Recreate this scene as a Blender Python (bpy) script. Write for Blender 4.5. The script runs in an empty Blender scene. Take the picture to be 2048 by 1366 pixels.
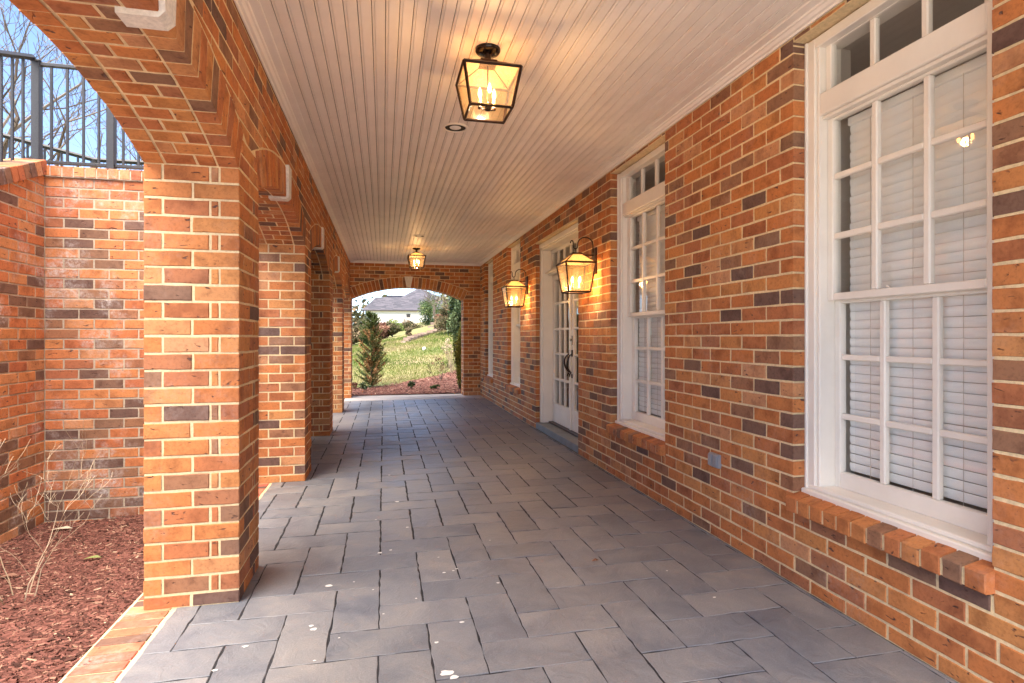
import bpy, math, random
import numpy as np
from mathutils import Vector, Matrix
random.seed(7)
R=random.Random(11)
C=bpy.context.scene.collection
S=bpy.context.scene
rad=math.radians

# ------------------------------------------------------------------ camera
FPX=1137.8; CAMH=1.235; YAW=math.atan(257/FPX)
cam=bpy.data.cameras.new('camera'); cam_o=bpy.data.objects.new('camera',cam); C.objects.link(cam_o)
cam.sensor_width=36; cam.lens=FPX/2048*36; cam.shift_y=-9/2048
cam.clip_start=0.05; cam.clip_end=3000
cam_o.location=(0,0,CAMH); cam_o.rotation_euler=(rad(90),0,-YAW)
S.camera=cam_o
# ------------------------------------------------------------------ world, sun, exposure
W=bpy.data.worlds.new('World'); S.world=W; W.use_nodes=True
nt=W.node_tree; nt.nodes.clear()
sky=nt.nodes.new('ShaderNodeTexSky'); sky.sky_type='NISHITA'; sky.sun_disc=False
SUN_EL,SUN_AZ=rad(66),rad(216)
sky.sun_elevation=SUN_EL; sky.sun_rotation=SUN_AZ; sky.air_density=.7; sky.dust_density=.3; sky.altitude=1500; sky.ozone_density=1.0
bg=nt.nodes.new('ShaderNodeBackground'); bg.inputs['Strength'].default_value=0.060
ow=nt.nodes.new('ShaderNodeOutputWorld')
nt.links.new(sky.outputs[0],bg.inputs[0]); nt.links.new(bg.outputs[0],ow.inputs[0])
sl=bpy.data.lights.new('sun','SUN'); sl.energy=2.15; sl.angle=rad(75); sl.color=(1,.89,.75)
so=bpy.data.objects.new('sun',sl); C.objects.link(so)
sd=Vector((math.sin(SUN_AZ)*math.cos(SUN_EL),math.cos(SUN_AZ)*math.cos(SUN_EL),math.sin(SUN_EL)))
so.rotation_euler=sd.to_track_quat('Z','Y').to_euler(); so.location=(-4,-6,9)
S.view_settings.view_transform='Standard'; S.view_settings.look='None'
S.view_settings.exposure=3.18; S.view_settings.gamma=1
try: S.view_settings.use_curve_mapping=False
except: pass
LANTERN_W=1.7
WALL_W=2.6

# ------------------------------------------------------------------ helpers
def rnd(a,b): return R.uniform(a,b)
_cs,_sn=math.cos(YAW),math.sin(YAW)
def pxof(p):
    D=p[1]*_cs+p[0]*_sn
    if D<.2: return None
    return (1024+FPX*(p[0]*_cs-p[1]*_sn)/D, 674-FPX*(p[2]-CAMH)/D, FPX/D)
def inframe(p,m=60):
    q=pxof(p)
    return q is not None and -m<q[0]<2048+m and -m<q[1]<1366+m
class MB:
    def __init__(s): s.v=[];s.f=[];s.t=[]
    def add(s,vs,fs,t=0.):
        o=len(s.v); s.v.extend(vs); s.f.extend([tuple(i+o for i in f) for f in fs]); s.t.extend([t]*len(vs))
    def box(s,a,b,t=0.):
        x0,y0,z0=a;x1,y1,z1=b
        s.add([(x0,y0,z0),(x1,y0,z0),(x1,y1,z0),(x0,y1,z0),(x0,y0,z1),(x1,y0,z1),(x1,y1,z1),(x0,y1,z1)],
              [(0,3,2,1),(4,5,6,7),(0,1,5,4),(1,2,6,5),(2,3,7,6),(3,0,4,7)],t)
    def bbox(s,a,b,ch=.004,t=0.):
        # box with chamfered long edges (all 12): built from 3 crossing slabs of rings
        x0,y0,z0=a;x1,y1,z1=b
        ch=min(ch,(x1-x0)*.45,(y1-y0)*.45,(z1-z0)*.45)
        vs=[];idx={}
        for ix,X in enumerate((x0,x1)):
            for iy,Y in enumerate((y0,y1)):
                for iz,Z in enumerate((z0,z1)):
                    sx=ch if ix==0 else -ch; sy=ch if iy==0 else -ch; sz=ch if iz==0 else -ch
                    idx[(ix,iy,iz)]=len(vs)
                    vs+= [(X,Y+sy,Z+sz),(X+sx,Y,Z+sz),(X+sx,Y+sy,Z)]
        g=lambda ix,iy,iz,k: idx[(ix,iy,iz)]+k
        fs=[]
        for ix in (0,1): fs.append([g(ix,0,0,0),g(ix,1,0,0),g(ix,1,1,0),g(ix,0,1,0)][::(-1 if ix==0 else 1)])
        for iy in (0,1): fs.append([g(0,iy,0,1),g(1,iy,0,1),g(1,iy,1,1),g(0,iy,1,1)][::(1 if iy==0 else -1)])
        for iz in (0,1): fs.append([g(0,0,iz,2),g(1,0,iz,2),g(1,1,iz,2),g(0,1,iz,2)][::(-1 if iz==0 else 1)])
        for iy in (0,1):
            for iz in (0,1): fs.append([g(0,iy,iz,1),g(1,iy,iz,1),g(1,iy,iz,2),g(0,iy,iz,2)])
        for ix in (0,1):
            for iz in (0,1): fs.append([g(ix,0,iz,0),g(ix,1,iz,0),g(ix,1,iz,2),g(ix,0,iz,2)])
        for ix in (0,1):
            for iy in (0,1): fs.append([g(ix,iy,0,0),g(ix,iy,1,0),g(ix,iy,1,1),g(ix,iy,0,1)])
        for ix in (0,1):
            for iy in (0,1):
                for iz in (0,1): fs.append([g(ix,iy,iz,0),g(ix,iy,iz,1),g(ix,iy,iz,2)])
        s.add(vs,[tuple(f) for f in fs],t)
    def tube(s,pts,r,n=8,t=0.,caps=True):
        pts=[Vector(p) for p in pts]; rs=r if isinstance(r,(list,tuple)) else [r]*len(pts)
        vs=[];fs=[]; prev=None
        for i,p in enumerate(pts):
            d=(pts[min(i+1,len(pts)-1)]-pts[max(i-1,0)]).normalized()
            if prev is None:
                a=Vector((0,0,1)) if abs(d.z)<.9 else Vector((1,0,0)); u=d.cross(a).normalized()
            else: u=(prev-d*prev.dot(d)).normalized()
            prev=u; w=d.cross(u)
            for k in range(n):
                an=2*math.pi*k/n; vs.append(tuple(p+(u*math.cos(an)+w*math.sin(an))*rs[i]))
        for i in range(len(pts)-1):
            for k in range(n):
                a=i*n+k;b=i*n+(k+1)%n; fs.append((a,b,b+n,a+n))
        if caps: fs.append(tuple(range(n))[::-1]); fs.append(tuple(range((len(pts)-1)*n,len(pts)*n)))
        s.add(vs,fs,t)
    def lathe(s,c,prof,n=20,t=0.):
        vs=[];fs=[]
        for (r,z) in prof:
            for k in range(n):
                an=2*math.pi*k/n; vs.append((c[0]+r*math.cos(an),c[1]+r*math.sin(an),c[2]+z))
        for i in range(len(prof)-1):
            for k in range(n):
                a=i*n+k;b=i*n+(k+1)%n; fs.append((a,b,b+n,a+n))
        s.add(vs,fs,t)
    def bar(s,a,b,w,t=0.):   # square bar between two points
        s.tube([a,b],w*.707,4,t)
    def build(s,name,mat,parent=None,smooth=False,loc=None,**props):
        me=bpy.data.meshes.new(name); me.from_pydata(s.v,[],s.f)
        at=me.attributes.new('tone','FLOAT','POINT'); at.data.foreach_set('value',s.t)
        if smooth: me.polygons.foreach_set('use_smooth',[True]*len(me.polygons))
        me.materials.append(mat)
        if loc is not None: me.transform(Matrix.Translation(-Vector(loc)))
        me.update()
        o=bpy.data.objects.new(name,me); C.objects.link(o)
        L=Vector(loc) if loc is not None else Vector((0,0,0))
        if parent is not None:
            o.parent=parent; L=L-wloc(parent)
        o.location=L
        for k,v in props.items(): o[k]=v
        return o
def wloc(o):
    L=Vector(o.location); p=o.parent
    while p: L=L+Vector(p.location); p=p.parent
    return L
def thing(name,label,cat,loc=(0,0,0),group=None,kind=None,parent=None):
    o=bpy.data.objects.new(name,None); C.objects.link(o); o.location=loc; o.empty_display_size=.1
    o['label']=label; o['category']=cat
    if group:o['group']=group
    if kind:o['kind']=kind
    return o
def tag(o,label,cat,group=None,kind=None):
    o['label']=label;o['category']=cat
    if group:o['group']=group
    if kind:o['kind']=kind
    return o

# ------------------------------------------------------------------ materials
def newmat(name):
    m=bpy.data.materials.new(name); m.use_nodes=True; t=m.node_tree; t.nodes.clear()
    out=t.nodes.new('ShaderNodeOutputMaterial'); p=t.nodes.new('ShaderNodeBsdfPrincipled')
    t.links.new(p.outputs[0],out.inputs[0])
    return m,t,p,out
def N(t,ty,**k):
    n=t.nodes.new(ty)
    for a,b in k.items():
        if a.startswith('i_'): n.inputs[a[2:].replace('_',' ')].default_value=b
        else: setattr(n,a,b)
    return n
def ramp(t,src,stops,interp='LINEAR'):
    r=t.nodes.new('ShaderNodeValToRGB'); cr=r.color_ramp; cr.interpolation=interp
    while len(cr.elements)<len(stops): cr.elements.new(.5)
    for e,(p,c) in zip(cr.elements,stops):
        e.position=p; e.color=(c[0],c[1],c[2],1) if isinstance(c,(tuple,list)) else (c,c,c,1)
    t.links.new(src,r.inputs[0]); return r
def mix(t,fac,a,b,mode='MIX'):
    m=t.nodes.new('ShaderNodeMix'); m.data_type='RGBA'; m.blend_type=mode
    if isinstance(fac,(int,float)): m.inputs[0].default_value=fac
    else: t.links.new(fac,m.inputs[0])
    for s,i in ((a,6),(b,7)):
        if isinstance(s,(tuple,list)): m.inputs[i].default_value=(s[0],s[1],s[2],1)
        else: t.links.new(s,m.inputs[i])
    return m.outputs[2]
def noise(t,vec,scale,detail=4,rough=.55,dist=0):
    n=t.nodes.new('ShaderNodeTexNoise'); n.inputs['Scale'].default_value=scale; n.inputs['Detail'].default_value=detail
    n.inputs['Roughness'].default_value=rough; n.inputs['Distortion'].default_value=dist
    if vec is not None: t.links.new(vec,n.inputs['Vector'])
    return n
def bump(t,p,h,strength,dist=.01,prev=None):
    b=t.nodes.new('ShaderNodeBump'); b.inputs['Strength'].default_value=strength; b.inputs['Distance'].default_value=dist
    t.links.new(h,b.inputs['Height'])
    if prev is not None: t.links.new(prev.outputs[0],b.inputs['Normal'])
    t.links.new(b.outputs[0],p.inputs['Normal']); return b
def math_(t,op,a,b=None):
    m=t.nodes.new('ShaderNodeMath'); m.operation=op
    for s,i in ((a,0),(b,1)):
        if s is None: continue
        if isinstance(s,(int,float)): m.inputs[i].default_value=s
        else: t.links.new(s,m.inputs[i])
    return m.outputs[0]

def brick_mat(name,dark=.13,red=0.,stain=0.,sat=1.):
    m,t,p,o=newmat(name)
    geo=t.nodes.new('ShaderNodeNewGeometry'); at=N(t,'ShaderNodeAttribute',attribute_name='tone')
    tone=at.outputs['Fac']
    comb=t.nodes.new('ShaderNodeVectorMath'); comb.operation='ADD'
    cx=t.nodes.new('ShaderNodeCombineXYZ')
    t.links.new(math_(t,'MULTIPLY',tone,37.),cx.inputs[0]); t.links.new(math_(t,'MULTIPLY',tone,91.),cx.inputs[1])
    t.links.new(geo.outputs['Position'],comb.inputs[0]); t.links.new(cx.outputs[0],comb.inputs[1])
    v=comb.outputs[0]
    base=ramp(t,tone,[(0,(.15,.085,.066)),(dark*.6,(.18,.10,.072)),(dark,(.24,.13,.08)),(dark+.07,(.31,.15,.08)),(dark+.14,(.40+red*.03,.145-red*.02,.065)),(.5,(.49+red*.01,.172-red*.012,.056+red*.018)),(.72,(.52,.197-red*.014,.066+red*.018)),(.88,(.53,.23-red*.02,.078+red*.01)),(1,(.52,.255,.13))])
    n1=noise(t,v,9,4,.6)
    flame=ramp(t,n1.outputs[0],[(.35,(.62,.56,.55)),(.5,(1,1,1)),(.68,(1.14,1.10,1.02))])
    c=mix(t,.75,base.outputs[0],flame.outputs[0],'MULTIPLY')
    n2=noise(t,v,70,5,.7)
    sp=ramp(t,n2.outputs[0],[(.3,(.7,.66,.64)),(.5,(1,1,1)),(.75,(1.12,1.1,1.08))])
    c=mix(t,.8,c,sp.outputs[0],'MULTIPLY')
    # creases pressed into the face, their shade put into the colour as dark marks
    mp=t.nodes.new('ShaderNodeMapping'); mp.inputs['Scale'].default_value=(14,14,34); mp.inputs['Rotation'].default_value=(.5,.45,.2)
    t.links.new(v,mp.inputs[0])
    n3=noise(t,mp.outputs[0],1.7,2,.5,.6)
    cre=ramp(t,n3.outputs[0],[(.265,0.),(.33,1.)])
    c=mix(t,math_(t,'SUBTRACT',1,cre.outputs[0]),c,(.12,.06,.045))
    if stain>0:
        n4=noise(t,geo.outputs['Position'],2.6,5,.65,.4); n5=noise(t,geo.outputs['Position'],45,3,.7)
        s=ramp(t,n4.outputs[0],[(.52,0.),(.70,1.)]); s2=ramp(t,n5.outputs[0],[(.4,.1),(.65,1.)])
        c=mix(t,math_(t,'MULTIPLY',math_(t,'MULTIPLY',s.outputs[0],s2.outputs[0]),stain),c,(.62,.58,.55))
    t.links.new(c,p.inputs['Base Color'])
    p.inputs['Roughness'].default_value=.82; p.inputs['Specular IOR Level'].default_value=.3
    b1=bump(t,p,n2.outputs[0],.35,.004); bump(t,p,cre.outputs[0],.9,.006,b1)
    return m
M={}
M['brick']=brick_mat('brick_warm',.08,stain=.16)
M['brick_edge']=brick_mat('brick_edging',.12,red=2.2,stain=.35)
M['brick_old']=brick_mat('brick_weathered',.20,red=.5,stain=.8)
def mortar_mat(name,col,stain=0):
    m,t,p,o=newmat(name); geo=t.nodes.new('ShaderNodeNewGeometry')
    n=noise(t,geo.outputs['Position'],60,5,.7); n2=noise(t,geo.outputs['Position'],3,4)
    c=ramp(t,n.outputs[0],[(.3,tuple(x*.78 for x in col)),(.7,tuple(min(1,x*1.12) for x in col))])
    c2=ramp(t,n2.outputs[0],[(.3,(.86,.86,.86)),(.7,(1.08,1.06,1.03))])
    t.links.new(mix(t,1,c.outputs[0],c2.outputs[0],'MULTIPLY'),p.inputs['Base Color'])
    p.inputs['Roughness'].default_value=.95; bump(t,p,n.outputs[0],.6,.004); return m
M['mortar']=mortar_mat('mortar_cream',(.78,.61,.36))
M['mortar_old']=mortar_mat('mortar_grey',(.50,.42,.32))
def paint_mat(name,col,rough=.45,var=.06,grain=0):
    m,t,p,o=newmat(name); at=N(t,'ShaderNodeAttribute',attribute_name='tone'); geo=t.nodes.new('ShaderNodeNewGeometry')
    n=noise(t,geo.outputs['Position'],3.5,5,.6); n2=noise(t,geo.outputs['Position'],90,3,.6)
    a=tuple(x*(1-var) for x in col); b=tuple(min(1,x*(1+var)) for x in col)
    c=ramp(t,n.outputs[0],[(.3,a),(.7,b)]); tr_=ramp(t,at.outputs['Fac'],[(0,(1,1,1)),(.5,(.97,.965,.955)),(1,(.93,.925,.915))]); t.links.new(mix(t,1,c.outputs[0],tr_.outputs[0],'MULTIPLY'),p.inputs['Base Color'])
    r=ramp(t,n2.outputs[0],[(.3,rough*.85),(.7,min(1,rough*1.2))]); t.links.new(r.outputs[0],p.inputs['Roughness'])
    bump(t,p,n2.outputs[0],.08,.002); return m
M['white']=paint_mat('white_paint',(.85,.79,.70))
M['ceil']=paint_mat('ceiling_paint',(.86,.795,.735),.5,.05)
M['gap']=paint_mat('dark_gap',(.03,.025,.02),.9)
M['keystone']=mortar_mat('cast_stone',(.82,.77,.69))
M['interior']=paint_mat('interior_wall_paint',(.55,.50,.44),.8)
M['intfloor']=paint_mat('interior_floor',(.28,.2,.14),.5)
def blind_mat():
    m,t,p,o=newmat('blind_vinyl'); p.inputs['Base Color'].default_value=(.86,.86,.84,1); p.inputs['Roughness'].default_value=.5
    return m
M['blind']=blind_mat()
def metal(name,col,rough,met=.8):
    m,t,p,o=newmat(name); geo=t.nodes.new('ShaderNodeNewGeometry'); n=noise(t,geo.outputs['Position'],120,3)
    c=ramp(t,n.outputs[0],[(.35,tuple(x*.8 for x in col)),(.65,tuple(x*1.2 for x in col))])
    t.links.new(c.outputs[0],p.inputs['Base Color']); p.inputs['Metallic'].default_value=met; p.inputs['Roughness'].default_value=rough; return m
M['bronze']=metal('bronze_metal',(.045,.024,.016),.35,.6)
M['blackmetal']=metal('black_gloss_metal',(.02,.014,.012),.15,.5)
M['rail']=metal('railing_paint',(.022,.022,.026),.5,.0)
M['nickel']=metal('nickel_metal',(.45,.38,.30),.3,1.)
M['outlet']=paint_mat('outlet_plastic',(.30,.30,.31),.5)
def glass_mat(name,tint=(.985,.99,.985),rough=.0,refl=.0):
    m=bpy.data.materials.new(name); m.use_nodes=True; t=m.node_tree; t.nodes.clear()
    out=t.nodes.new('ShaderNodeOutputMaterial'); tr=t.nodes.new('ShaderNodeBsdfTransparent'); tr.inputs[0].default_value=(*tint,1)
    gl=t.nodes.new('ShaderNodeBsdfGlossy'); gl.inputs['Roughness'].default_value=rough
    fr=t.nodes.new('ShaderNodeFresnel'); fr.inputs[0].default_value=1.6
    geo=t.nodes.new('ShaderNodeNewGeometry'); n=noise(t,geo.outputs['Position'],2.2,2); b=t.nodes.new('ShaderNodeBump')
    b.inputs['Strength'].default_value=.05; b.inputs['Distance'].default_value=.02; t.links.new(n.outputs[0],b.inputs['Height'])
    t.links.new(b.outputs[0],gl.inputs['Normal'])
    mx=t.nodes.new('ShaderNodeMixShader'); t.links.new(math_(t,'MULTIPLY',math_(t,'ADD',fr.outputs[0],refl),math_(t,'SUBTRACT',1,geo.outputs['Backfacing'])),mx.inputs[0])
    t.links.new(tr.outputs[0],mx.inputs[1]); t.links.new(gl.outputs[0],mx.inputs[2]); t.links.new(mx.outputs[0],out.inputs[0]); return m
M['glass']=glass_mat('window_glass',refl=.02)
def seeded(nm,f0,f1,tc=(.95,.78,.52,1)):
    m=bpy.data.materials.new(nm); m.use_nodes=True; t=m.node_tree; t.nodes.clear()
    out=t.nodes.new('ShaderNodeOutputMaterial'); geo=t.nodes.new('ShaderNodeNewGeometry')
    n=noise(t,geo.outputs['Position'],55,4,.7)
    tr=t.nodes.new('ShaderNodeBsdfTransparent'); tr.inputs[0].default_value=(1,.88,.66,1)
    tl=t.nodes.new('ShaderNodeBsdfTranslucent'); tl.inputs[0].default_value=tc
    df=t.nodes.new('ShaderNodeBsdfDiffuse'); df.inputs[0].default_value=(.75,.66,.52,1)
    gl=t.nodes.new('ShaderNodeBsdfGlossy'); gl.inputs['Roughness'].default_value=.15
    m0=t.nodes.new('ShaderNodeMixShader'); m0.inputs[0].default_value=.35; t.links.new(tl.outputs[0],m0.inputs[1]); t.links.new(df.outputs[0],m0.inputs[2])
    r=ramp(t,n.outputs[0],[(.35,f0),(.65,f1)])
    m1=t.nodes.new('ShaderNodeMixShader'); t.links.new(r.outputs[0],m1.inputs[0]); t.links.new(tr.outputs[0],m1.inputs[1]); t.links.new(m0.outputs[0],m1.inputs[2])
    fr=t.nodes.new('ShaderNodeFresnel'); fr.inputs[0].default_value=1.45
    m2=t.nodes.new('ShaderNodeMixShader'); t.links.new(math_(t,'MULTIPLY',fr.outputs[0],math_(t,'SUBTRACT',1,geo.outputs['Backfacing'])),m2.inputs[0]); t.links.new(m1.outputs[0],m2.inputs[1]); t.links.new(gl.outputs[0],m2.inputs[2])
    t.links.new(m2.outputs[0],out.inputs[0]); return m
M['seeded']=seeded('seeded_lantern_glass',.02,.055)
M['seeded_top']=seeded('seeded_roof_glass',.45,.7,(.55,.36,.16,1))
def emit(name,col,st):
    m,t,p,o=newmat(name); p.inputs['Base Color'].default_value=(*col,1); p.inputs['Emission Color'].default_value=(*col,1); p.inputs['Emission Strength'].default_value=st; return m
M['flame']=emit('lit_bulb',(1,.55,.2),6.)
M['bulboff']=paint_mat('frosted_bulb',(.75,.74,.72),.3)
M['candle']=paint_mat('candle_sleeve',(.6,.5,.36),.5)
def paver_mat():
    m,t,p,o=newmat('slate_paver'); geo=t.nodes.new('ShaderNodeNewGeometry'); at=N(t,'ShaderNodeAttribute',attribute_name='tone')
    P=geo.outputs['Position']
    base=ramp(t,at.outputs['Fac'],[(0,(.172,.180,.198)),(.35,(.190,.197,.215)),(.7,(.205,.210,.224)),(1,(.23,.229,.236))])
    off=t.nodes.new('ShaderNodeVectorMath'); off.operation='ADD'; cx=t.nodes.new('ShaderNodeCombineXYZ')
    t.links.new(math_(t,'MULTIPLY',at.outputs['Fac'],53.),cx.inputs[0]); t.links.new(P,off.inputs[0]); t.links.new(cx.outputs[0],off.inputs[1])
    n1=noise(t,off.outputs[0],3.2,6,.62,.8); v1=ramp(t,n1.outputs[0],[(.3,(.68,.71,.77)),(.5,(1,1,1)),(.72,(1.32,1.24,1.14))])
    c=mix(t,1,base.outputs[0],v1.outputs[0],'MULTIPLY')
    big=noise(t,P,.8,3,.5); vb=ramp(t,big.outputs[0],[(.35,(.88,.90,.96)),(.65,(1.12,1.06,1.0))]); c=mix(t,1,c,vb.outputs[0],'MULTIPLY')
    fine=noise(t,P,160,3,.7); vf=ramp(t,fine.outputs[0],[(.3,(.85,.85,.85)),(.7,(1.15,1.15,1.15))]); c=mix(t,1,c,vf.outputs[0],'MULTIPLY')
    # chalky smears
    sm=noise(t,P,1.5,7,.72,.5); ss=ramp(t,sm.outputs[0],[(.58,0.),(.78,.45)]); c=mix(t,ss.outputs[0],c,(.38,.34,.30))
    t.links.new(c,p.inputs['Base Color'])
    rr=ramp(t,n1.outputs[0],[(.3,.34),(.7,.55)]); t.links.new(rr.outputs[0],p.inputs['Roughness']); p.inputs['Specular IOR Level'].default_value=.45
    mp=t.nodes.new('ShaderNodeMapping'); mp.inputs['Scale'].default_value=(1,1,1); t.links.new(off.outputs[0],mp.inputs[0])
    cl=noise(t,mp.outputs[0],7,7,.6,1.2); st=ramp(t,cl.outputs[0],[(.3,0.),(.42,.35),(.5,.4),(.56,.7),(.7,1.)])
    b=bump(t,p,st.outputs[0],.32,.010); bump(t,p,fine.outputs[0],.15,.003,b); return m
M['paver']=paver_mat()
M['joint']=paint_mat('paver_joint',(.022,.022,.026),.9,.3)
M['stone']=mortar_mat('pale_stone',(.46,.43,.42))
M['bounce']=mortar_mat('pale_bounce',(.70,.67,.62))  # pale surface for the added slabs that throw light into the porch
M['slab']=paint_mat('bluestone_slab',(.20,.215,.225),.55,.2)
M['paintspot']=paint_mat('spilled_white_paint',(.78,.77,.74),.5)
def ground_mat(name,cols,s1,s2,rough=.95,b=.6,bd=.02):
    m,t,p,o=newmat(name); geo=t.nodes.new('ShaderNodeNewGeometry'); P=geo.outputs['Position']
    n=noise(t,P,s1,5,.6,.3); n2=noise(t,P,s2,5,.7)
    c=ramp(t,n.outputs[0],[(.32,cols[0]),(.5,cols[1]),(.66,cols[2])]); v=ramp(t,n2.outputs[0],[(.3,(.6,.6,.6)),(.7,(1.35,1.3,1.25))])
    t.links.new(mix(t,1,c.outputs[0],v.outputs[0],'MULTIPLY'),p.inputs['Base Color']); p.inputs['Roughness'].default_value=rough
    bump(t,p,n2.outputs[0],b,bd); return m
M['lawn']=ground_mat('lawn_grass',((.09,.12,.03),(.17,.165,.055),(.25,.20,.11)),.42,9,b=.8,bd=.05)
M['mulchbase']=ground_mat('mulch_base',((.055,.020,.016),(.10,.036,.028),(.14,.055,.04)),2.5,60)
M['terrace']=ground_mat('terrace_grass',((.08,.10,.03),(.14,.14,.06),(.2,.16,.09)),.8,12)
M['soil']=ground_mat('far_ground',((.10,.10,.05),(.14,.13,.07),(.18,.15,.09)),.05,1)
def tone_mat(name,stops,rough=.8,trans=0.):
    m,t,p,o=newmat(name); at=N(t,'ShaderNodeAttribute',attribute_name='tone')
    r=ramp(t,at.outputs['Fac'],stops); t.links.new(r.outputs[0],p.inputs['Base Color']); p.inputs['Roughness'].default_value=rough
    p.inputs['Specular IOR Level'].default_value=.25
    if trans:
        tl=t.nodes.new('ShaderNodeBsdfTranslucent'); t.links.new(r.outputs[0],tl.inputs[0]); mx=t.nodes.new('ShaderNodeMixShader'); mx.inputs[0].default_value=trans
        t.links.new(p.outputs[0],mx.inputs[1]); t.links.new(tl.outputs[0],mx.inputs[2]); t.links.new(mx.outputs[0],o.inputs[0])
    return m
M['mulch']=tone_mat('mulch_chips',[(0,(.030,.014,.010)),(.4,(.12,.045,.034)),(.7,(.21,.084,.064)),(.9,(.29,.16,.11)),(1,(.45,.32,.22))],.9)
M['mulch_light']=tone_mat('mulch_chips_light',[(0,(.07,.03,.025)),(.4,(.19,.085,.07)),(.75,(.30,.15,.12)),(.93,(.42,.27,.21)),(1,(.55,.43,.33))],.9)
M['blade']=tone_mat('grass_blades',[(0,(.07,.12,.02)),(.4,(.14,.19,.035)),(.62,(.22,.21,.075)),(1,(.32,.25,.15))],.8,.3)
M['leaf_olive']=tone_mat('leaf_olive',[(0,(.035,.04,.018)),(.5,(.10,.10,.045)),(.75,(.19,.14,.08)),(1,(.28,.20,.12))],.7,.2)
M['leaf_green']=tone_mat('leaf_green',[(0,(.02,.045,.015)),(.5,(.06,.11,.035)),(1,(.17,.20,.07))],.55,.2)
M['leaf_light']=tone_mat('leaf_light_green',[(0,(.08,.12,.03)),(.5,(.18,.24,.06)),(1,(.34,.36,.14))],.7,.25)
M['leaf_holly']=tone_mat('leaf_holly',[(0,(.02,.04,.015)),(.5,(.055,.09,.033)),(1,(.15,.19,.09))],.4,.1)
M['leaf_arb']=tone_mat('leaf_arborvitae',[(0,(.07,.08,.01)),(.5,(.20,.20,.03)),(1,(.36,.31,.06))],.7,.2)
M['leaf_red']=tone_mat('leaf_russet',[(0,(.08,.03,.02)),(.5,(.20,.09,.06)),(1,(.34,.19,.13))],.8,.2)
M['needle']=tone_mat('conifer_needles',[(0,(.05,.09,.03)),(.3,(.13,.19,.06)),(.5,(.22,.22,.08)),(.7,(.42,.22,.09)),(1,(.56,.34,.17))],.7,.2)
M['dry']=tone_mat('dried_flowers',[(0,(.30,.22,.13)),(.6,(.55,.46,.32)),(1,(.75,.70,.56))],.9,.2)
M['bark']=tone_mat('bark',[(0,(.07,.05,.038)),(.5,(.13,.10,.075)),(1,(.2,.165,.13))],.9)
M['bark_pale']=tone_mat('bark_pale',[(0,(.30,.22,.14)),(1,(.52,.42,.30))],.9)
M['birch']=tone_mat('birch_bark',[(0,(.45,.40,.34)),(1,(.7,.66,.6))],.9)
M['roof']=tone_mat('slate_shingles',[(0,(.07,.07,.085)),(.5,(.095,.092,.11)),(1,(.13,.12,.14))],.8)
M['stucco']=paint_mat('white_painted_brick',(.78,.75,.68),.8)
M['trimdark']=paint_mat('dark_trim',(.06,.05,.05),.5)
M['block']=tone_mat('retaining_block',[(0,(.16,.11,.09)),(.5,(.26,.19,.15)),(1,(.34,.26,.21))],.95)

# ------------------------------------------------------------------ brick engine
class Fr:  # plane frame
    def __init__(s,O,U,V,Nn): s.O=Vector(O);s.U=Vector(U);s.V=Vector(V);s.N=Vector(Nn)
    def p(s,u,v,n=0): return s.O+s.U*u+s.V*v+s.N*n
def brick(fr,poly,depth,ch=.0035,jit=.0016,proud=None,tone=None,sub=0):
    """one brick: irregular prism over a convex polygon (u,v); returns dict with verts, faces, centre"""
    pr=rnd(-.001,.0018) if proud is None else proud
    pts=[]
    n=len(poly); cu=sum(q[0] for q in poly)/n; cv=sum(q[1] for q in poly)/n
    for i in range(n):
        a=poly[i];b=poly[(i+1)%n]; L=math.hypot(b[0]-a[0],b[1]-a[1]); k=max(2,int(L/sub)) if sub else (3 if L>.12 else (2 if L>.05 else 1))
        for j in range(k):
            f=j/k; x=a[0]+(b[0]-a[0])*f; y=a[1]+(b[1]-a[1])*f; jj=jit if j else jit*.5
            pts.append((x+rnd(-jj,jj),y+rnd(-jj,jj)))
    m=len(pts); vs=[]
    tl=(rnd(-.012,.012)*(.22 if sub else 1),rnd(-.02,.02)*(.14 if sub else 1))
    def off(x,y): return pr+(x-cu)*tl[0]+(y-cv)*tl[1]
    for (x,y) in pts: vs.append(fr.p(x,y,-depth))
    for (x,y) in pts: vs.append(fr.p(x,y,off(x,y)-ch))
    for (x,y) in pts:
        dx,dy=cu-x,cv-y; 
        sx=max(-ch,min(ch,dx*.6)); sy=max(-ch,min(ch,dy*.6))
        vs.append(fr.p(x+sx,y+sy,off(x,y)))
    fs=[]
    for i in range(m):
        j=(i+1)%m; fs.append((i,j,m+j,m+i)); fs.append((m+i,m+j,2*m+j,2*m+i))
    fs.append(tuple(range(2*m,3*m)))
    if fr.U.cross(fr.V).dot(fr.N)<0: fs=[f[::-1] for f in fs]
    w=max(q[0] for q in poly)-min(q[0] for q in poly); h=max(q[1] for q in poly)-min(q[1] for q in poly)
    return dict(v=[tuple(x) for x in vs],f=fs,c=fr.p(cu,cv,0),t=R.random() if tone is None else tone,n=fr.N,w=w,h=h)
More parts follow.
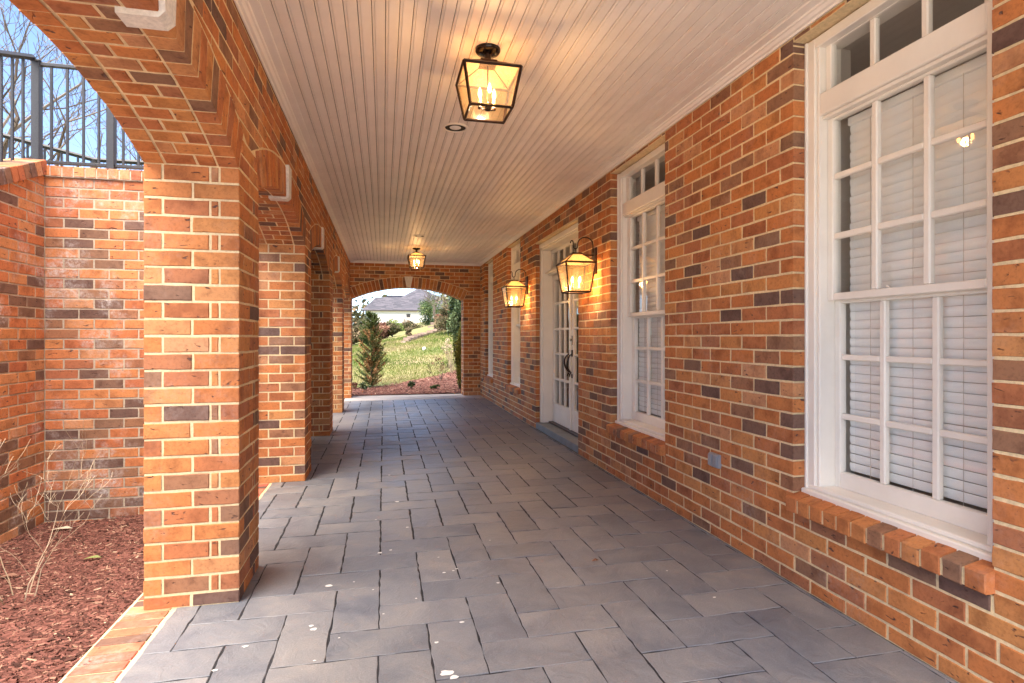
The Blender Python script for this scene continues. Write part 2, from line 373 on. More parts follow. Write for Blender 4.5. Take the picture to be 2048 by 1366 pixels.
def emit_bricks(parent,lst,mat,limit=300,name='brick',minpx=9,stuff='brickwork'):
    sc=[]
    for b in lst:
        q=pxof(b['c']); s=0
        if q and -30<q[0]<2078 and -30<q[1]<1396:
            vd=(Vector((0,0,CAMH))-b['c']); d=vd.length; facing=abs(vd.normalized().dot(b['n']))
            s=b['w']*b['h']*q[2]**2*max(facing,.05)
            if b['w']*b['h']*q[2]**2*max(facing,.15)<minpx*minpx*.5: s=0
        sc.append(s)
    order=sorted(range(len(lst)),key=lambda i:-sc[i])
    ind=[i for i in order[:limit] if sc[i]>0]; rest=[i for i in range(len(lst)) if i not in set(ind)]
    for i in ind:
        b=lst[i]; mb=MB(); mb.add(b['v'],b['f'],b['t']); mb.build(name,mat,parent,loc=b['c'])
    if rest:
        mb=MB()
        for i in rest: mb.add(lst[i]['v'],lst[i]['f'],lst[i]['t'])
        mb.build(stuff,mat,parent,loc=wloc(parent),kind='stuff')
CO=.0785; J=.0100
def courses(z0,z1,base):
    k=math.floor((z0-base)/CO+1e-6); out=[]
    while base+k*CO<z1-1e-6:
        a=max(base+k*CO+J*.5,z0); b=min(base+(k+1)*CO-J*.5,z1)
        if b-a>.008: out.append((k,a,b))
        k+=1
    return out
def rect(a,b,c,d): return [(a,c),(b,c),(b,d),(a,d)]
def lay(fr,u0,u1,z0,z1,base,mod,phase,holes=(),depth=.1,clip=None,endj=0.0,tonefn=None):
    out=[]
    for k,a,b in courses(z0,z1,base):
        cuts=sorted(set([u0,u1]+[h[0] for h in holes if u0<h[0]<u1]+[h[1] for h in holes if u0<h[1]<u1]))
        segs=[]
        for s,e in zip(cuts,cuts[1:]):
            mid=(s+e)/2; rs=[(a,b)]
            for h in holes:
                if h[0]<mid<h[1]:
                    nr=[]
                    for (p,q) in rs:
                        if q<=h[2] or p>=h[3]: nr.append((p,q))
                        else:
                            if h[2]-J-p>.012: nr.append((p,h[2]-J))
                            if q-h[3]-J>.012: nr.append((h[3]+J,q))
                    rs=nr
            for r in rs: segs.append([s,e,r[0],r[1]])
        # merge neighbours with the same height
        mg=[]
        for s in segs:
            if mg and abs(mg[-1][1]-s[0])<1e-6 and abs(mg[-1][2]-s[2])<1e-6 and abs(mg[-1][3]-s[3])<1e-6: mg[-1][1]=s[1]
            else: mg.append(list(s))
        for s,e,p,q in mg:
            ph=phase+(mod*.5 if k%2 else 0)
            js=[s]; x=ph+math.ceil((s-ph)/mod)*mod
            while x<e:
                if x-s>.045 and e-x>.045: js.append(x)
                x+=mod
            js.append(e)
            tl_=any(o_ is not None and abs(o_[1]-s)<1e-6 and not(o_[3]<=p or o_[2]>=q) for o_ in mg); tr_=any(abs(o_[0]-e)<1e-6 and not(o_[3]<=p or o_[2]>=q) for o_ in mg)
            for i in range(len(js)-1):
                ja=js[i]+(J*.5 if (i or tl_) else endj); jb=js[i+1]-(J*.5 if (i<len(js)-2 or tr_) else endj)
                d=rnd(-.0015,.0015)
                poly=rect(ja+d*(1 if i else 0),jb,p,q)
                if clip: poly=clip(poly)
                if poly and len(poly)>2:
                    us=[c[0] for c in poly]; vv=[c[1] for c in poly]
                    if max(us)-min(us)>.02 and max(vv)-min(vv)>.012:
                        out.append(brick(fr,poly,depth))
    return out
def half(poly,nx,ny,d):  # keep nx*u+ny*v>=d
    out=[]
    for i in range(len(poly)):
        a=poly[i];b=poly[(i+1)%len(poly)]; da=nx*a[0]+ny*a[1]-d; db=nx*b[0]+ny*b[1]-d
        if da>=0: out.append(a)
        if (da>=0)!=(db>=0):
            f=da/(da-db); out.append((a[0]+(b[0]-a[0])*f,a[1]+(b[1]-a[1])*f))
    # drop near-duplicates
    o2=[]
    for q in out:
        if not o2 or math.hypot(q[0]-o2[-1][0],q[1]-o2[-1][1])>.004: o2.append(q)
    return o2

# ================================================================== BUILDING
WX=2.0      # face of the house wall
AX=-.655    # inner face of the arcade
AOX=-1.055  # outer face
EY=11.9     # face of the end wall
TOPZ=2.80
openings={'w1':(1.515,2.465,.44,2.705),'w2':(3.80,4.815,.44,2.705),'door':(5.69,7.40,.005,2.475),'wC':(8.30,9.20,.44,2.705),'wD':(10.48,11.30,.44,2.705)}
# ---- house wall
hw=thing('brick_wall','long orange brick house wall with cream mortar, four windows and a glazed double door','wall',(WX,5,0),kind='thing')
frW=Fr((WX,0,0),(0,1,0),(0,0,1),(-1,0,0))
U0,U1=-.45,EY+.0
holes=[(a,b,c-.07 if n!='door' else 0.005,d) for n,(a,b,c,d) in openings.items()]
bl=lay(frW,U0,U1-.002,0.004,TOPZ-.06,-.0125,.2145,2.465+.102,holes,depth=.10)
# cells of mortar behind the bricks
mb=MB()
us=sorted(set([U0,U1]+[h[0]-.006 for h in holes]+[h[1]+.006 for h in holes]))
for a,b in zip(us,us[1:]):
    mid=(a+b)/2; cur=[(0,TOPZ)]
    for h in holes:
        if h[0]-.006<=mid<=h[1]+.006: cur=[(0,h[2]-.006),(h[3]+.006,TOPZ)]
    for (c,d) in cur:
        if d-c>.003: mb.box((WX+.0030,a,c),(WX+.11,b,d))
mb.build('mortar',M['mortar'],hw,loc=wloc(hw))
# inner leaf (plaster) round the same openings
mb=MB()
hole2=[(a+.02,b-.02,c+.01,d-.01) for (a,b,c,d) in openings.values()]
us=sorted(set([U0,U1+.5]+[h[0] for h in hole2]+[h[1] for h in hole2]))
for a,b in zip(us,us[1:]):
    mid=(a+b)/2; cur=[(-.1,3.1)]
    for h in hole2:
        if h[0]<mid<h[1]: cur=[(-.1,h[2]),(h[3],3.1)]
    for (c,d) in cur: mb.box((WX+.20,a,c),(WX+.32,b,d))
mb.build('inner_leaf',M['interior'],hw,loc=wloc(hw))
emit_bricks(hw,bl,M['brick'],300)

# rowlock sills under the windows (part of the wall they are built into -> own thing each)
def sill(y0,y1,label):
    t=thing('brick_sill',label,'window sill',(WX,(y0+y1)/2,.37),group='rowlock brick sills under the windows',kind='thing')
    n=round((y1-y0)/.0785); w=(y1-y0)/n; lst=[]
    z0,z1=.372,.442
    for i in range(n):
        a=y0+i*w+.005; b=y0+(i+1)*w-.005
        fr=Fr((WX,0,0),(0,1,0),(0,0,1),(-1,0,0))
        b_=brick(fr,rect(a,b,z0,z1),.075,proud=.042+rnd(-.002,.002))
        # slope the top towards the front
        vs=[]
        for (x,y,z) in b_['v']:
            if z>(z0+z1)/2: z+= (x-(WX-.042))*.22
            vs.append((x,y,z))
        b_['v']=vs; lst.append(b_)
    mb=MB(); vs=[(WX-.036,y0+.008,z0+.004),(WX+.07,y0+.008,z0+.004),(WX+.07,y0+.008,z1+.014),(WX-.036,y0+.008,z1-.007)]
    vs+=[(x,y1-.008,z) for (x,y,z) in vs]
    mb.add(vs,[(0,1,2,3),(7,6,5,4),(0,4,5,1),(1,5,6,2),(2,6,7,3),(3,7,4,0)])
    mb.build('mortar',M['mortar'],t,loc=wloc(t))
    emit_bricks(t,lst,M['brick'],60,minpx=6)
sill(1.500,2.475,'rowlock brick sill under the nearest window, its end bricks turned dark')
sill(3.785,4.83,'rowlock brick sill under the window between the outlet and the near wall lantern')
sill(8.29,9.21,'small rowlock brick sill under the window beyond the glazed door')
sill(10.47,11.31,'small rowlock brick sill under the farthest window, by the end wall')

# ---- windows
def window(key,label,blabel,detail=True):
    y0,y1,z0,z1=openings[key]; yc=(y0+y1)/2
    t=thing('sash_window',label,'window',(WX+.1,yc,z0),group='white sash windows in the brick wall',kind='thing')
    L=wloc(t); wm=M['white']
    F=WX+.07                      # face of the casing
    def P(name,mb,m=wm,parent=t,**k): return mb.build(name,m,parent,loc=(F,yc,z0),**k)
    # casing: brick mould in two steps
    mb=MB(); c0=.062
    for s in (-1,1):
        ya=yc+s*(y1-y0)/2; yb=yc+s*((y1-y0)/2-c0)
        mb.bbox((F,min(ya,yb),z0),(F+.14,max(ya,yb),z1),.004)
        yd=yc+s*((y1-y0)/2-c0-.018); mb.bbox((F+.012,min(yb,yd),z0+.03),(F+.14,max(yb,yd),z1-.02),.004)
        ye=yc+s*((y1-y0)/2-.016); mb.bbox((F-.008,min(ya,ye),z0),(F+.004,max(ya,ye),z1),.003)
    mb.bbox((F+.001,y0+.06,z1-.05),(F+.14,y1-.06,z1),.004)
    P('casing',mb)
    mb=MB(); mb.bbox((F-.03,y0+.002,z0+.002),(F+.15,y1-.002,z0+.042),.005); mb.bbox((F-.004,y0+.03,z0+.042),(F+.15,y1-.03,z0+.062),.004)
    P('sill',mb)
    pw=.36; scale=((y1-y0)/2-.105)/pw
    hw_=min(pw,(y1-y0)/2-.105) if key!='w2' else .368
    cols=[]; mw=.030
    cw=(2*hw_-2*mw)/3
    for i in range(3): cols.append((yc-hw_+i*(cw+mw),yc-hw_+i*(cw+mw)+cw))
    inner=(y1-y0)/2-c0-.018
    zT0,zT1=2.437,2.653
    def sash(x,zb,zt,rows,name,bot,top,stile_to):
        mb=MB()
        for s in (-1,1):
            a=yc+s*hw_; b=yc+s*stile_to; mb.bbox((x,min(a,b),zb),(x+.038,max(a,b),zt),.004)
        mb.bbox((x+.001,yc-hw_,zb),(x+.037,yc+hw_,rows[0][0]),.004); mb.bbox((x+.001,yc-hw_,rows[-1][1]),(x+.037,yc+hw_,zt),.004)
        so=P(name,mb)
        for i in range(2):
            m2=MB(); m2.bbox((x+.004,cols[i][1],rows[0][0]),(x+.034,cols[i+1][0],rows[-1][1]),.005); P('muntin',m2,wm,so)
        for i in range(len(rows)-1):
            m2=MB(); 
            for c in cols: m2.bbox((x+.006,c[0],rows[i][1]),(x+.033,c[1],rows[i+1][0]),.005)
            P('muntin',m2,wm,so)
        for r in rows:
            for c in cols:
                m2=MB(); m2.box((x+.019,c[0]-.002,r[0]-.002),(x+.022,c[1]+.002,r[1]+.002)); P('pane',m2,M['glass'],so)
        return so
    sash(F+.045,zT0-.01,2.675,[(zT0,zT1)],'transom',.03,.02,inner)
    mb=MB(); mb.bbox((F+.012,yc-inner,2.315),(F+.12,yc+inner,zT0-.012),.005); mb.bbox((F+.028,yc-inner,2.298),(F+.12,yc+inner,2.315),.003); P('transom_rail',mb)
    up=[(1.447,1.708),(1.738,1.999),(2.027,2.285)]
    lo=[(.578,.835),(.863,1.123),(1.150,1.398)]
    sash(F+.055,1.412,2.300,up,'upper_sash',.03,.02,inner)
    sash(F+.098,z0+.06,1.43,lo,'lower_sash',.08,.03,inner)
    # sash lock
    mb=MB(); mb.bbox((F+.06,yc+.03,1.43),(F+.09,yc+.09,1.445),.003); mb.tube([(F+.075,yc+.05,1.44),(F+.075,yc+.075,1.458)],.005,6); P('lock',mb)
    # blind
    bt=thing('window_blind',blabel,'blind',(F+.2,yc,2.30),group='white slatted window blinds',kind='thing')
    bl0=(y1-y0)/2-.125; bz0,bz1=.56,2.30; X=F+.150
    mb=MB(); mb.bbox((X-.02,yc-bl0,bz1-.04),(X+.03,yc+bl0,bz1+.0),.004); mb.build('head_rail',M['blind'],bt,loc=(X,yc,bz1))
    ns=int((bz1-bz0-.05)/.043); 
    base=None
    for i in range(ns):
        zc=bz1-.06-i*.043
        if base is None:
            mb=MB(); tilt=.003; hh=.0207
            # curved closed slat
            vs=[];fs=[]
            for k in range(5):
                f=k/4-.5; xx=-.0035*(1-4*f*f)+tilt*(-f)*1.6; zz=f*2*hh
                vs+=[(xx,-bl0,zz),(xx,bl0,zz)]
            for k in range(4): fs.append((2*k,2*k+1,2*k+3,2*k+2))
            mb.add(vs,fs); me_o=mb.build('slat',M['blind'],bt,smooth=True,loc=(0,0,0)); base=me_o
            o=base
        else:
            o=base.copy(); C.objects.link(o); o.parent=bt
        o.location=Vector((X,yc+rnd(-.002,.002),zc))-wloc(bt); o.rotation_euler=(rnd(-.0015,.0015),rnd(-.03,.03),0)
    mb=MB(); mb.bbox((X-.012,yc-bl0,bz0-.03),(X+.02,yc+bl0,bz0),.003); mb.build('bottom_rail',M['blind'],bt,loc=(X,yc,bz0))
    for s in (-.62,0,.62):
        mb=MB(); mb.tube([(X-.017,yc+s*bl0,bz1),(X-.017,yc+s*bl0,bz0)],.0012,5); mb.build('cord',M['interior'],bt,loc=(X,yc,bz0))
window('w1','large white nine over nine sash window with transom nearest on the right','white slatted blind closed behind the nearest large window')
window('w2','white nine over nine sash window between the two exposed brick wall sections before the door','white slatted blind closed behind the window nearest the door')
window('wC','narrow looking white sash window just past the glazed door','white blind behind the window past the glazed door')
window('wD','farthest white sash window beside the end wall','white blind behind the farthest window by the end wall')

# ---- french door
y0,y1,z0,z1=openings['door']; yc=(y0+y1)/2; F=WX+.055
dt=thing('french_door','white glazed double door with transom panes and curved bronze handles','door',(F,yc,.1),kind='thing')
def PD(name,mb,m=M['white'],parent=dt,**k): return mb.build(name,m,parent,loc=(F,yc,.1),**k)
mb=MB(); mb.bbox((WX-.0,y0+.004,.004),(WX+.34,y1-.004,.088),.004)
tag(mb.build('stone_threshold',M['slab'],None,loc=(WX,yc,0)),'grey stone threshold slab under the glazed double door','threshold',kind='thing')
DX=F+.155
mb=MB()
for s in (-1,1):
    ya=yc+s*(y1-y0)/2; yb=yc+s*((y1-y0)/2-.055); yd=yc+s*((y1-y0)/2-.075)
    mb.bbox((F,min(ya,yb),.09),(F+.2,max(ya,yb),z1),.004); mb.bbox((F+.02,min(yb,yd),.09),(F+.2,max(yb,yd),z1-.06),.004)
mb.bbox((F-.012,y0,z1-.06),(F+.2,y1,z1),.006); mb.bbox((F+.006,y0+.05,z1-.085),(F+.2,y1-.05,z1-.06),.004)
PD('frame',mb)
mb=MB(); mb.bbox((F+.09,y0+.075,2.06),(F+.2,y1-.075,2.12),.005); mb.bbox((F+.055,y0+.075,2.075),(F+.1,y1-.075,2.10),.004); PD('transom_bar',mb)
inner=(y1-y0)/2-.075
mb=MB(); x=DX-.02
n=6; cw=(2*inner-.10-.03*(n-1))/n; cols=[(yc-inner+.05+i*(cw+.03),yc-inner+.05+i*(cw+.03)+cw) for i in range(n)]
mb.bbox((x,yc-inner,2.12),(x+.04,yc+inner,2.155),.004); mb.bbox((x,yc-inner,2.345),(x+.04,yc+inner,2.39),.004)
for a,b in ((yc-inner,yc-inner+.05),(yc+inner-.05,yc+inner)): mb.bbox((x+.001,a,2.12),(x+.039,b,2.39),.004)
for i in range(n-1): mb.bbox((x+.005,cols[i][1],2.155),(x+.035,cols[i+1][0],2.345),.005)
tr=PD('transom',mb)
for c in cols:
    m2=MB(); m2.box((x+.018,c[0],2.155),(x+.022,c[1],2.345)); PD('pane',m2,M['glass'],tr)
rows=[(.362,.667),(.697,1.003),(1.030,1.325),(1.352,1.660),(1.690,1.985)]
for side in (-1,1):
    a=yc+side*.004; b=yc+side*(inner-.003); lo,hi=min(a,b),max(a,b); st=.085
    mb=MB(); zb,zt=.11,2.056
    mb.bbox((DX,lo,zb),(DX+.045,lo+st,zt),.005); mb.bbox((DX,hi-st,zb),(DX+.045,hi,zt),.005)
    mb.bbox((DX+.001,lo+st,zb),(DX+.044,hi-st,rows[0][0]),.005); mb.bbox((DX+.001,lo+st,rows[-1][1]),(DX+.044,hi-st,zt),.005)
    mb.bbox((DX-.004,lo+st+.03,zb+.07),(DX+.002,hi-st-.03,rows[0][0]-.05),.003)
    leaf=PD('door_leaf',mb)
    w=(hi-lo-2*st-2*.028)/3; cs=[(lo+st+i*(w+.028),lo+st+i*(w+.028)+w) for i in range(3)]
    for i in range(2):
        m2=MB(); m2.bbox((DX+.006,cs[i][1],rows[0][0]),(DX+.04,cs[i+1][0],rows[-1][1]),.005); PD('muntin',m2,M['white'],leaf)
    for i in range(4):
        m2=MB()
        for c in cs: m2.bbox((DX+.008,c[0],rows[i][1]),(DX+.038,c[1],rows[i+1][0]),.005)
        PD('muntin',m2,M['white'],leaf)
    for r in rows:
        for c in cs:
            m2=MB(); m2.box((DX+.021,c[0],r[0]),(DX+.024,c[1],r[1])); PD('pane',m2,M['glass'],leaf)
    # handle set
    hy=yc+side*.045
    m2=MB(); pts=[]
    for k in range(13):
        f=k/12; z=1.03-.27*f; pts.append((DX-.055*math.sin(min(1,f*1.25)*math.pi)**.6-.012-.02*(f>.9), hy+side*(.02*math.sin(f*math.pi*2)), z))
    m2.tube(pts,[.006+.006*math.sin(k/12*math.pi) for k in range(13)],8)
    m2.bbox((DX-.012,hy-.022,1.0),(DX,hy+.022,1.08),.004); m2.bbox((DX-.010,hy-.016,.74),(DX,hy+.016,.79),.004)
    PD('handle',m2,M['bronze'],leaf)
    if side<0:
        m2=MB(); m2.bbox((DX-.010,hy-.024,1.14),(DX,hy+.024,1.25),.004); m2.tube([(DX-.03,hy,1.20),(DX,hy,1.20)],.016,12); PD('deadbolt',m2,M['nickel'],leaf)
mb=MB(); mb.bbox((DX-.016,yc-.022,.11),(DX-.002,yc+.022,2.056),.004); PD('astragal',mb)
mb=MB(); mb.bbox((F+.10,y0+.075,.09),(F+.25,y1-.075,.108),.004); PD('sill_plate',mb,M['bronze'])

# ---- interior of the house behind the glass
mb=MB(); mb.box((WX+3.2,-1.5,-.1),(WX+3.3,12.5,3.0)); mb.build('interior_back_wall',M['interior'],None,kind='structure')
mb=MB(); mb.box((WX+.33,-1.5,-.05),(WX+3.2,12.5,.05)); mb.build('interior_floor',M['intfloor'],None,kind='structure')
mb=MB(); mb.box((WX+.33,-1.5,2.72),(WX+3.2,12.5,2.84)); mb.build('interior_ceiling',M['interior'],None,kind='structure')
mb=MB(); mb.box((WX+.33,-1.6,-.1),(WX+3.3,-1.5,3.0)); mb.box((WX+.33,12.5,-.1),(WX+3.3,12.6,3.0)); mb.build('interior_side_wall',M['interior'],None,kind='structure')

# ---- pillars
SP=2.02
pil_y=[(.56,.99),(2.865,3.29),(5.145,5.57),(7.44,7.87),(9.66,10.09)]
pil_lab=['brick pillar beside the camera','nearest square brick pillar standing between mulch bed and slate paving','second brick pillar, joined to the weathered retaining wall','third brick pillar, its front face in dark shade','fourth brick pillar, last before the end wall']
def pillar(i):
    ya,yb=pil_y[i]; x0,x1=AOX,AX; W_=x1-x0; D_=yb-ya; jj=J
    t=thing('brick_pillar',pil_lab[i],'pillar',((x0+x1)/2,(ya+yb)/2,0),group='square brick pillars of the arcade',kind='thing')
    L=[]
    frF=Fr((x0,ya,0),(1,0,0),(0,0,1),(0,-1,0)); frB=Fr((x1,yb,0),(-1,0,0),(0,0,1),(0,1,0))
    frI=Fr((x1,ya,0),(0,1,0),(0,0,1),(1,0,0)); frO=Fr((x0,yb,0),(0,-1,0),(0,0,1),(-1,0,0))
    base=.062-CO; k=0; z=base
    while z<SP-.01:
        a=max(z+J/2,.001); b=min(z+CO-J/2,SP-.002)
        if b-a<.01: z+=CO;k+=1;continue
        if k%2==0:      # two stretchers on the front, sides: end, stretcher, closer, end
            for fr in (frF,frB):
                m=W_/2+rnd(-.004,.004); L.append(brick(fr,rect(0,m-jj/2,a,b),.09)); L.append(brick(fr,rect(m+jj/2,W_,a,b),.09))
            for fr in (frI,frO):
                m=.09+jj; e=D_-.09-jj; c=e-.04
                L.append(brick(fr,rect(m,c-jj/2,a,b),.09)); L.append(brick(fr,rect(c+jj/2,e,a,b),.09))
        else:
            if i==2:
                for fr in (frF,frB): L.append(brick(fr,rect(.10+jj,.10+jj+.195,a,b),.09))
                m=D_/2; s=.10+jj+.195+jj
                for q in (frI,frO): L.append(brick(q,rect(0,m-jj/2,a,b),W_-s)); L.append(brick(q,rect(m+jj/2,D_,a,b),.10 if q is frO else W_-s))
                z+=CO;k+=1; continue
            cw=[.072,.198,.030]; xs=[0,cw[0],cw[0]+cw[1]+jj,cw[0]+cw[1]+cw[2]+2*jj]
            for fr in (frF,frB):
                L.append(brick(fr,rect(.072+jj,.072+jj+.188,a,b),.09)); s=.072+jj+.188+jj
                L.append(brick(fr,rect(s,s+.030,a,b),.09))
            s=.072+jj+.188+jj+.030+jj
            # corner bricks: ends on the front, stretcher on the sides
            m=D_/2
            L.append(brick(frI,rect(0,m-jj/2,a,b),W_-s)); L.append(brick(frI,rect(m+jj/2,D_,a,b),.072))
            L.append(brick(frO,rect(0,m-jj/2,a,b),W_-s)); L.append(brick(frO,rect(m+jj/2,D_,a,b),.072))
        z+=CO;k+=1
    g=.0030
    mb=MB(); mb.box((x0+g,ya+g,0),(x1-g,yb-g,SP)); mb.build('mortar',M['mortar'],t,loc=wloc(t))
    emit_bricks(t,L,M['brick'],300,minpx=9)
for i in range(5): pillar(i)

# ---- arcade wall above the pillars, with segmental arches
spans=[(-.45,.56),(.99,2.865),(3.29,5.145),(5.57,7.44),(7.87,9.66),(10.09,11.9)]
def arc(ya,yb,rise,sp):
    c=(ya+yb)/2; h=(yb-ya)/2; Rr=(h*h+rise*rise)/(2*rise); return c,sp+rise-Rr,Rr,h
RISE=.185
aw=thing('arcade_wall','orange brick wall of segmental arches above the pillars, with white keystones','wall',(AX,5,SP),kind='thing')
arcs=[arc(-1.3 if i==0 else a,b,RISE,SP) for i,(a,b) in enumerate(spans)]
def zarc(A,y):
    c,zc,Rr,h=A; d=max(0,Rr*Rr-(y-c)**2); return zc+math.sqrt(d)
frA=Fr((AX,0,0),(0,1,0),(0,0,1),(1,0,0)); frAo=Fr((AOX,0,0),(0,1,0),(0,0,1),(-1,0,0))
RING=.205
def area(p):
    return abs(sum(p[i][0]*p[(i+1)%len(p)][1]-p[(i+1)%len(p)][0]*p[i][1] for i in range(len(p))))/2 if len(p)>2 else 0
def archclip(poly,c,zc,Rr,h,Ro):
    cu=sum(q[0] for q in poly)/len(poly); cv=sum(q[1] for q in poly)/len(poly)
    ha=math.asin(h/Rr); lim=ha+.05
    if not any(math.hypot(q[0]-c,q[1]-zc)<Ro+J and abs(math.atan2(q[0]-c,q[1]-zc))<ha+.004 for q in poly+[(cu,cv)]): return poly
    an=max(-ha,min(ha,math.atan2(cu-c,cv-zc))); nx,ny=math.sin(an),math.cos(an)
    A_=half(poly,nx,ny,nx*c+ny*zc+Ro+J); s=1 if cu>c else -1; a2=s*ha
    nx,ny=math.cos(a2)*s,-math.sin(a2)*s; B_=half(poly,nx,ny,nx*c+ny*zc+.006)
    best=A_ if area(A_)>=area(B_) else B_
    return best if area(best)>.0006 else None
def ringclip(poly):
    for A in arcs:
        poly=archclip(poly,A[0],A[1],A[2],A[3],A[2]+RING)
        if not poly: return None
    return poly
def ringclip_old(poly):
    cu=sum(q[0] for q in poly)/len(poly); cv=sum(q[1] for q in poly)/len(poly)
    for A in arcs:
        c,zc,Rr,h=A
        Ro=Rr+RING; half_a=math.asin(h/Rr)
        # limit of the ring: radial line at the springing
        ok=False
        if any(math.hypot(q[0]-c,q[1]-zc)<Ro+J for q in poly):
            an=math.atan2(cu-c,cv-zc)
            if abs(an)<half_a*1.03+.03:
                nx,ny=math.sin(an),math.cos(an)
                # tangent half plane, or the radial joint for pieces by the springing
                poly2=half(poly,nx,ny,nx*c+ny*zc+Ro+J)
                return poly2 if len(poly2)>2 else None
            else:
                s=1 if cu>c else -1; a2=s*half_a; nx,ny=s*math.cos(a2),-s*math.sin(a2)
                nx,ny=(math.cos(a2)*s,-math.sin(a2)*s)
                poly=half(poly,nx,ny,nx*c+ny*zc+.006)
                if len(poly)<3: return None
    return poly
L=[]
L+=lay(frA,-.45,EY-.002,SP+.004,TOPZ-.02,.062-CO,.2145,.07,[],depth=.09,clip=ringclip)
Lo=lay(frAo,-.45,EY-.002,SP+.004,TOPZ+.3,.062-CO,.2145,.07,[],depth=.09,clip=ringclip)
def ring(A,fr,sgn,key,face,kw=.0,nb=None):
    """soldiers round the arch on one face"""
    c,zc,Rr,h=A; ha=math.asin(h/Rr); n=nb or int(round(2*ha*Rr/.0785)); 
    if n%2==0:n+=1
    out=[]; da=2*ha/n
    for i in range(n):
        a0=-ha+i*da; a1=a0+da; am=(a0+a1)/2
        if key and abs(am)*Rr<kw: continue
        j=.0045/Rr
        def P(a,r): return (c+math.sin(a)*r,zc+math.cos(a)*r)
        poly=[P(a0+j,Rr),P(a1-j,Rr),P(a1-j*Rr/(Rr+RING),Rr+RING),P(a0+j*Rr/(Rr+RING),Rr+RING)]
        out.append(brick(fr,poly,face))
    return out,n,ha
for ai,A in enumerate(arcs):
    r,n,ha=ring(A,frA,1,True,.085,.058); L+=r
    r2,_,_=ring(A,frAo,1,False,.085); Lo+=r2
    c,zc,Rr,h=A; da=2*ha/n
    # soffit: middle bricks across the arch thickness
    for i in range(n):
        a0=-ha+i*da; a1=a0+da; am=(a0+a1)/2
        nrm=Vector((0,math.sin(am),math.cos(am))); tg=Vector((0,math.cos(am),-math.sin(am)))
        O=Vector((0,c+math.sin(am)*Rr,zc+math.cos(am)*Rr))
        fr=Fr(O,tg,(1,0,0),-nrm); w=Rr*da/2-.0045
        xa,xb=AOX+.085+J,AX-.085-J
        if i%2: cut=xa+.068
        else: cut=xb-.078
        tt=R.random()
        L.append(brick(fr,[(-w,xa),(w,xa),(w,cut-J/2),(-w,cut-J/2)],.08)); L.append(brick(fr,[(-w,cut+J/2),(w,cut+J/2),(w,xb),(-w,xb)],.08))
# mortar body
mb=MB(); g=.0030
x0,x1=AOX+g,AX-g
ys=[-.45]
prof=[]
for (a,b),A in zip(spans,arcs):
    for k in range(25):
        y=a+(b-a)*k/24; prof.append((y,zarc(A,y)+g))
    
pp=[]
for k,(y,z) in enumerate(prof): pp.append((y,z))
vs=[];fs=[]
# walk: between spans the body sits on pillars at SP
seq=[]
for si,(a,b) in enumerate(spans):
    A=arcs[si]
    seq.append((a,SP)); 
    for k in range(25):
        y=a+(b-a)*k/24; seq.append((y,zarc(A,y)+g))
    seq.append((b,SP))
seq=[q for q in seq]
for (ya,za),(yb,zb) in zip(seq,seq[1:]):
    if abs(yb-ya)<1e-7: 
        if abs(za-zb)>1e-6: mb.add([(x0,ya,za),(x1,ya,za),(x1,yb,zb),(x0,yb,zb)],[(0,1,2,3)])
        continue
    T=3.2
    mb.add([(x0,ya,za),(x1,ya,za),(x1,yb,zb),(x0,yb,zb),(x0,ya,T),(x1,ya,T),(x1,yb,T),(x0,yb,T)],[(0,3,2,1),(4,5,6,7),(1,2,6,5),(3,0,4,7)])
mb.build('mortar',M['mortar'],aw,loc=wloc(aw))
emit_bricks(aw,L,M['brick'],300)
mbx=MB()
for b in Lo: mbx.add(b['v'],b['f'],b['t'])
mbx.build('outer_brickwork',M['brick'],aw,loc=wloc(aw),kind='stuff')
# keystones
for ai,A in enumerate(arcs[:-1]):
    c,zc,Rr,h=A; zb=zc+Rr
    mb=MB(); w0,w1=.040,.062; zl,zh=zb-.016,zb+RING+.01; xf=AX+.020; xb=AX-.115
    ch=.02
    vs=[(xb,c-w0,zl),(xf-ch,c-w0,zl),(xf,c-w0-.002,zl+ch),(xf,c-w1,zh),(xb,c-w1,zh)]
    vs+=[(x,2*c-y,z) for (x,y,z) in vs]
    mb.add(vs,[(0,1,2,3,4),(9,8,7,6,5),(0,5,6,1),(1,6,7,2),(2,7,8,3),(3,8,9,4),(4,9,5,0)])
    mb.build('keystone',M['keystone'],aw,loc=(AX,c,zb))

# ---- end wall with its arch
ew=thing('end_wall','brick end wall with a wide arch and white keystone opening onto the lawn','wall',(.67,EY,0),kind='thing')
ex0,ex1=-.635,1.645
EA=arc(ex0,ex1,.245,2.02); ec,ez,eR,eh=EA
frE=Fr((0,EY,0),(1,0,0),(0,0,1),(0,-1,0))
def eclip(poly):
    if sum(q[1] for q in poly)/len(poly)<1.9: return poly
    return archclip(poly,ec,ez,eR,eh,eR+.2)
def eclip_old(poly):
    cu=sum(q[0] for q in poly)/len(poly); cv=sum(q[1] for q in poly)/len(poly)
    Ro=eR+.2; ha=math.asin(eh/eR)
    an=math.atan2(cu-ec,cv-ez)
    if any(math.hypot(q[0]-ec,q[1]-ez)<Ro+J for q in poly) and cv>1.9:
        if abs(an)<ha*1.02+.04:
            nx,ny=math.sin(an),math.cos(an); p2=half(poly,nx,ny,nx*ec+ny*ez+Ro+J); return p2 if len(p2)>2 else None
        s=1 if cu>ec else -1; a2=s*ha; nx,ny=math.cos(a2)*s,-math.sin(a2)*s
        p2=half(poly,nx,ny,nx*ec+ny*ez+.006); return p2 if len(p2)>2 else None
    return poly
L=[]
L+=lay(frE,AOX,ex0,.004,2.02,.0,.203,.03,[],depth=.09)
L+=lay(frE,ex1,WX-.002,.004,2.02,.0,.203,ex1+.1,[],depth=.09)
L+=lay(frE,AOX,WX-.002,2.024,TOPZ-.02,.0,.203,.03,[],depth=.09,clip=eclip)
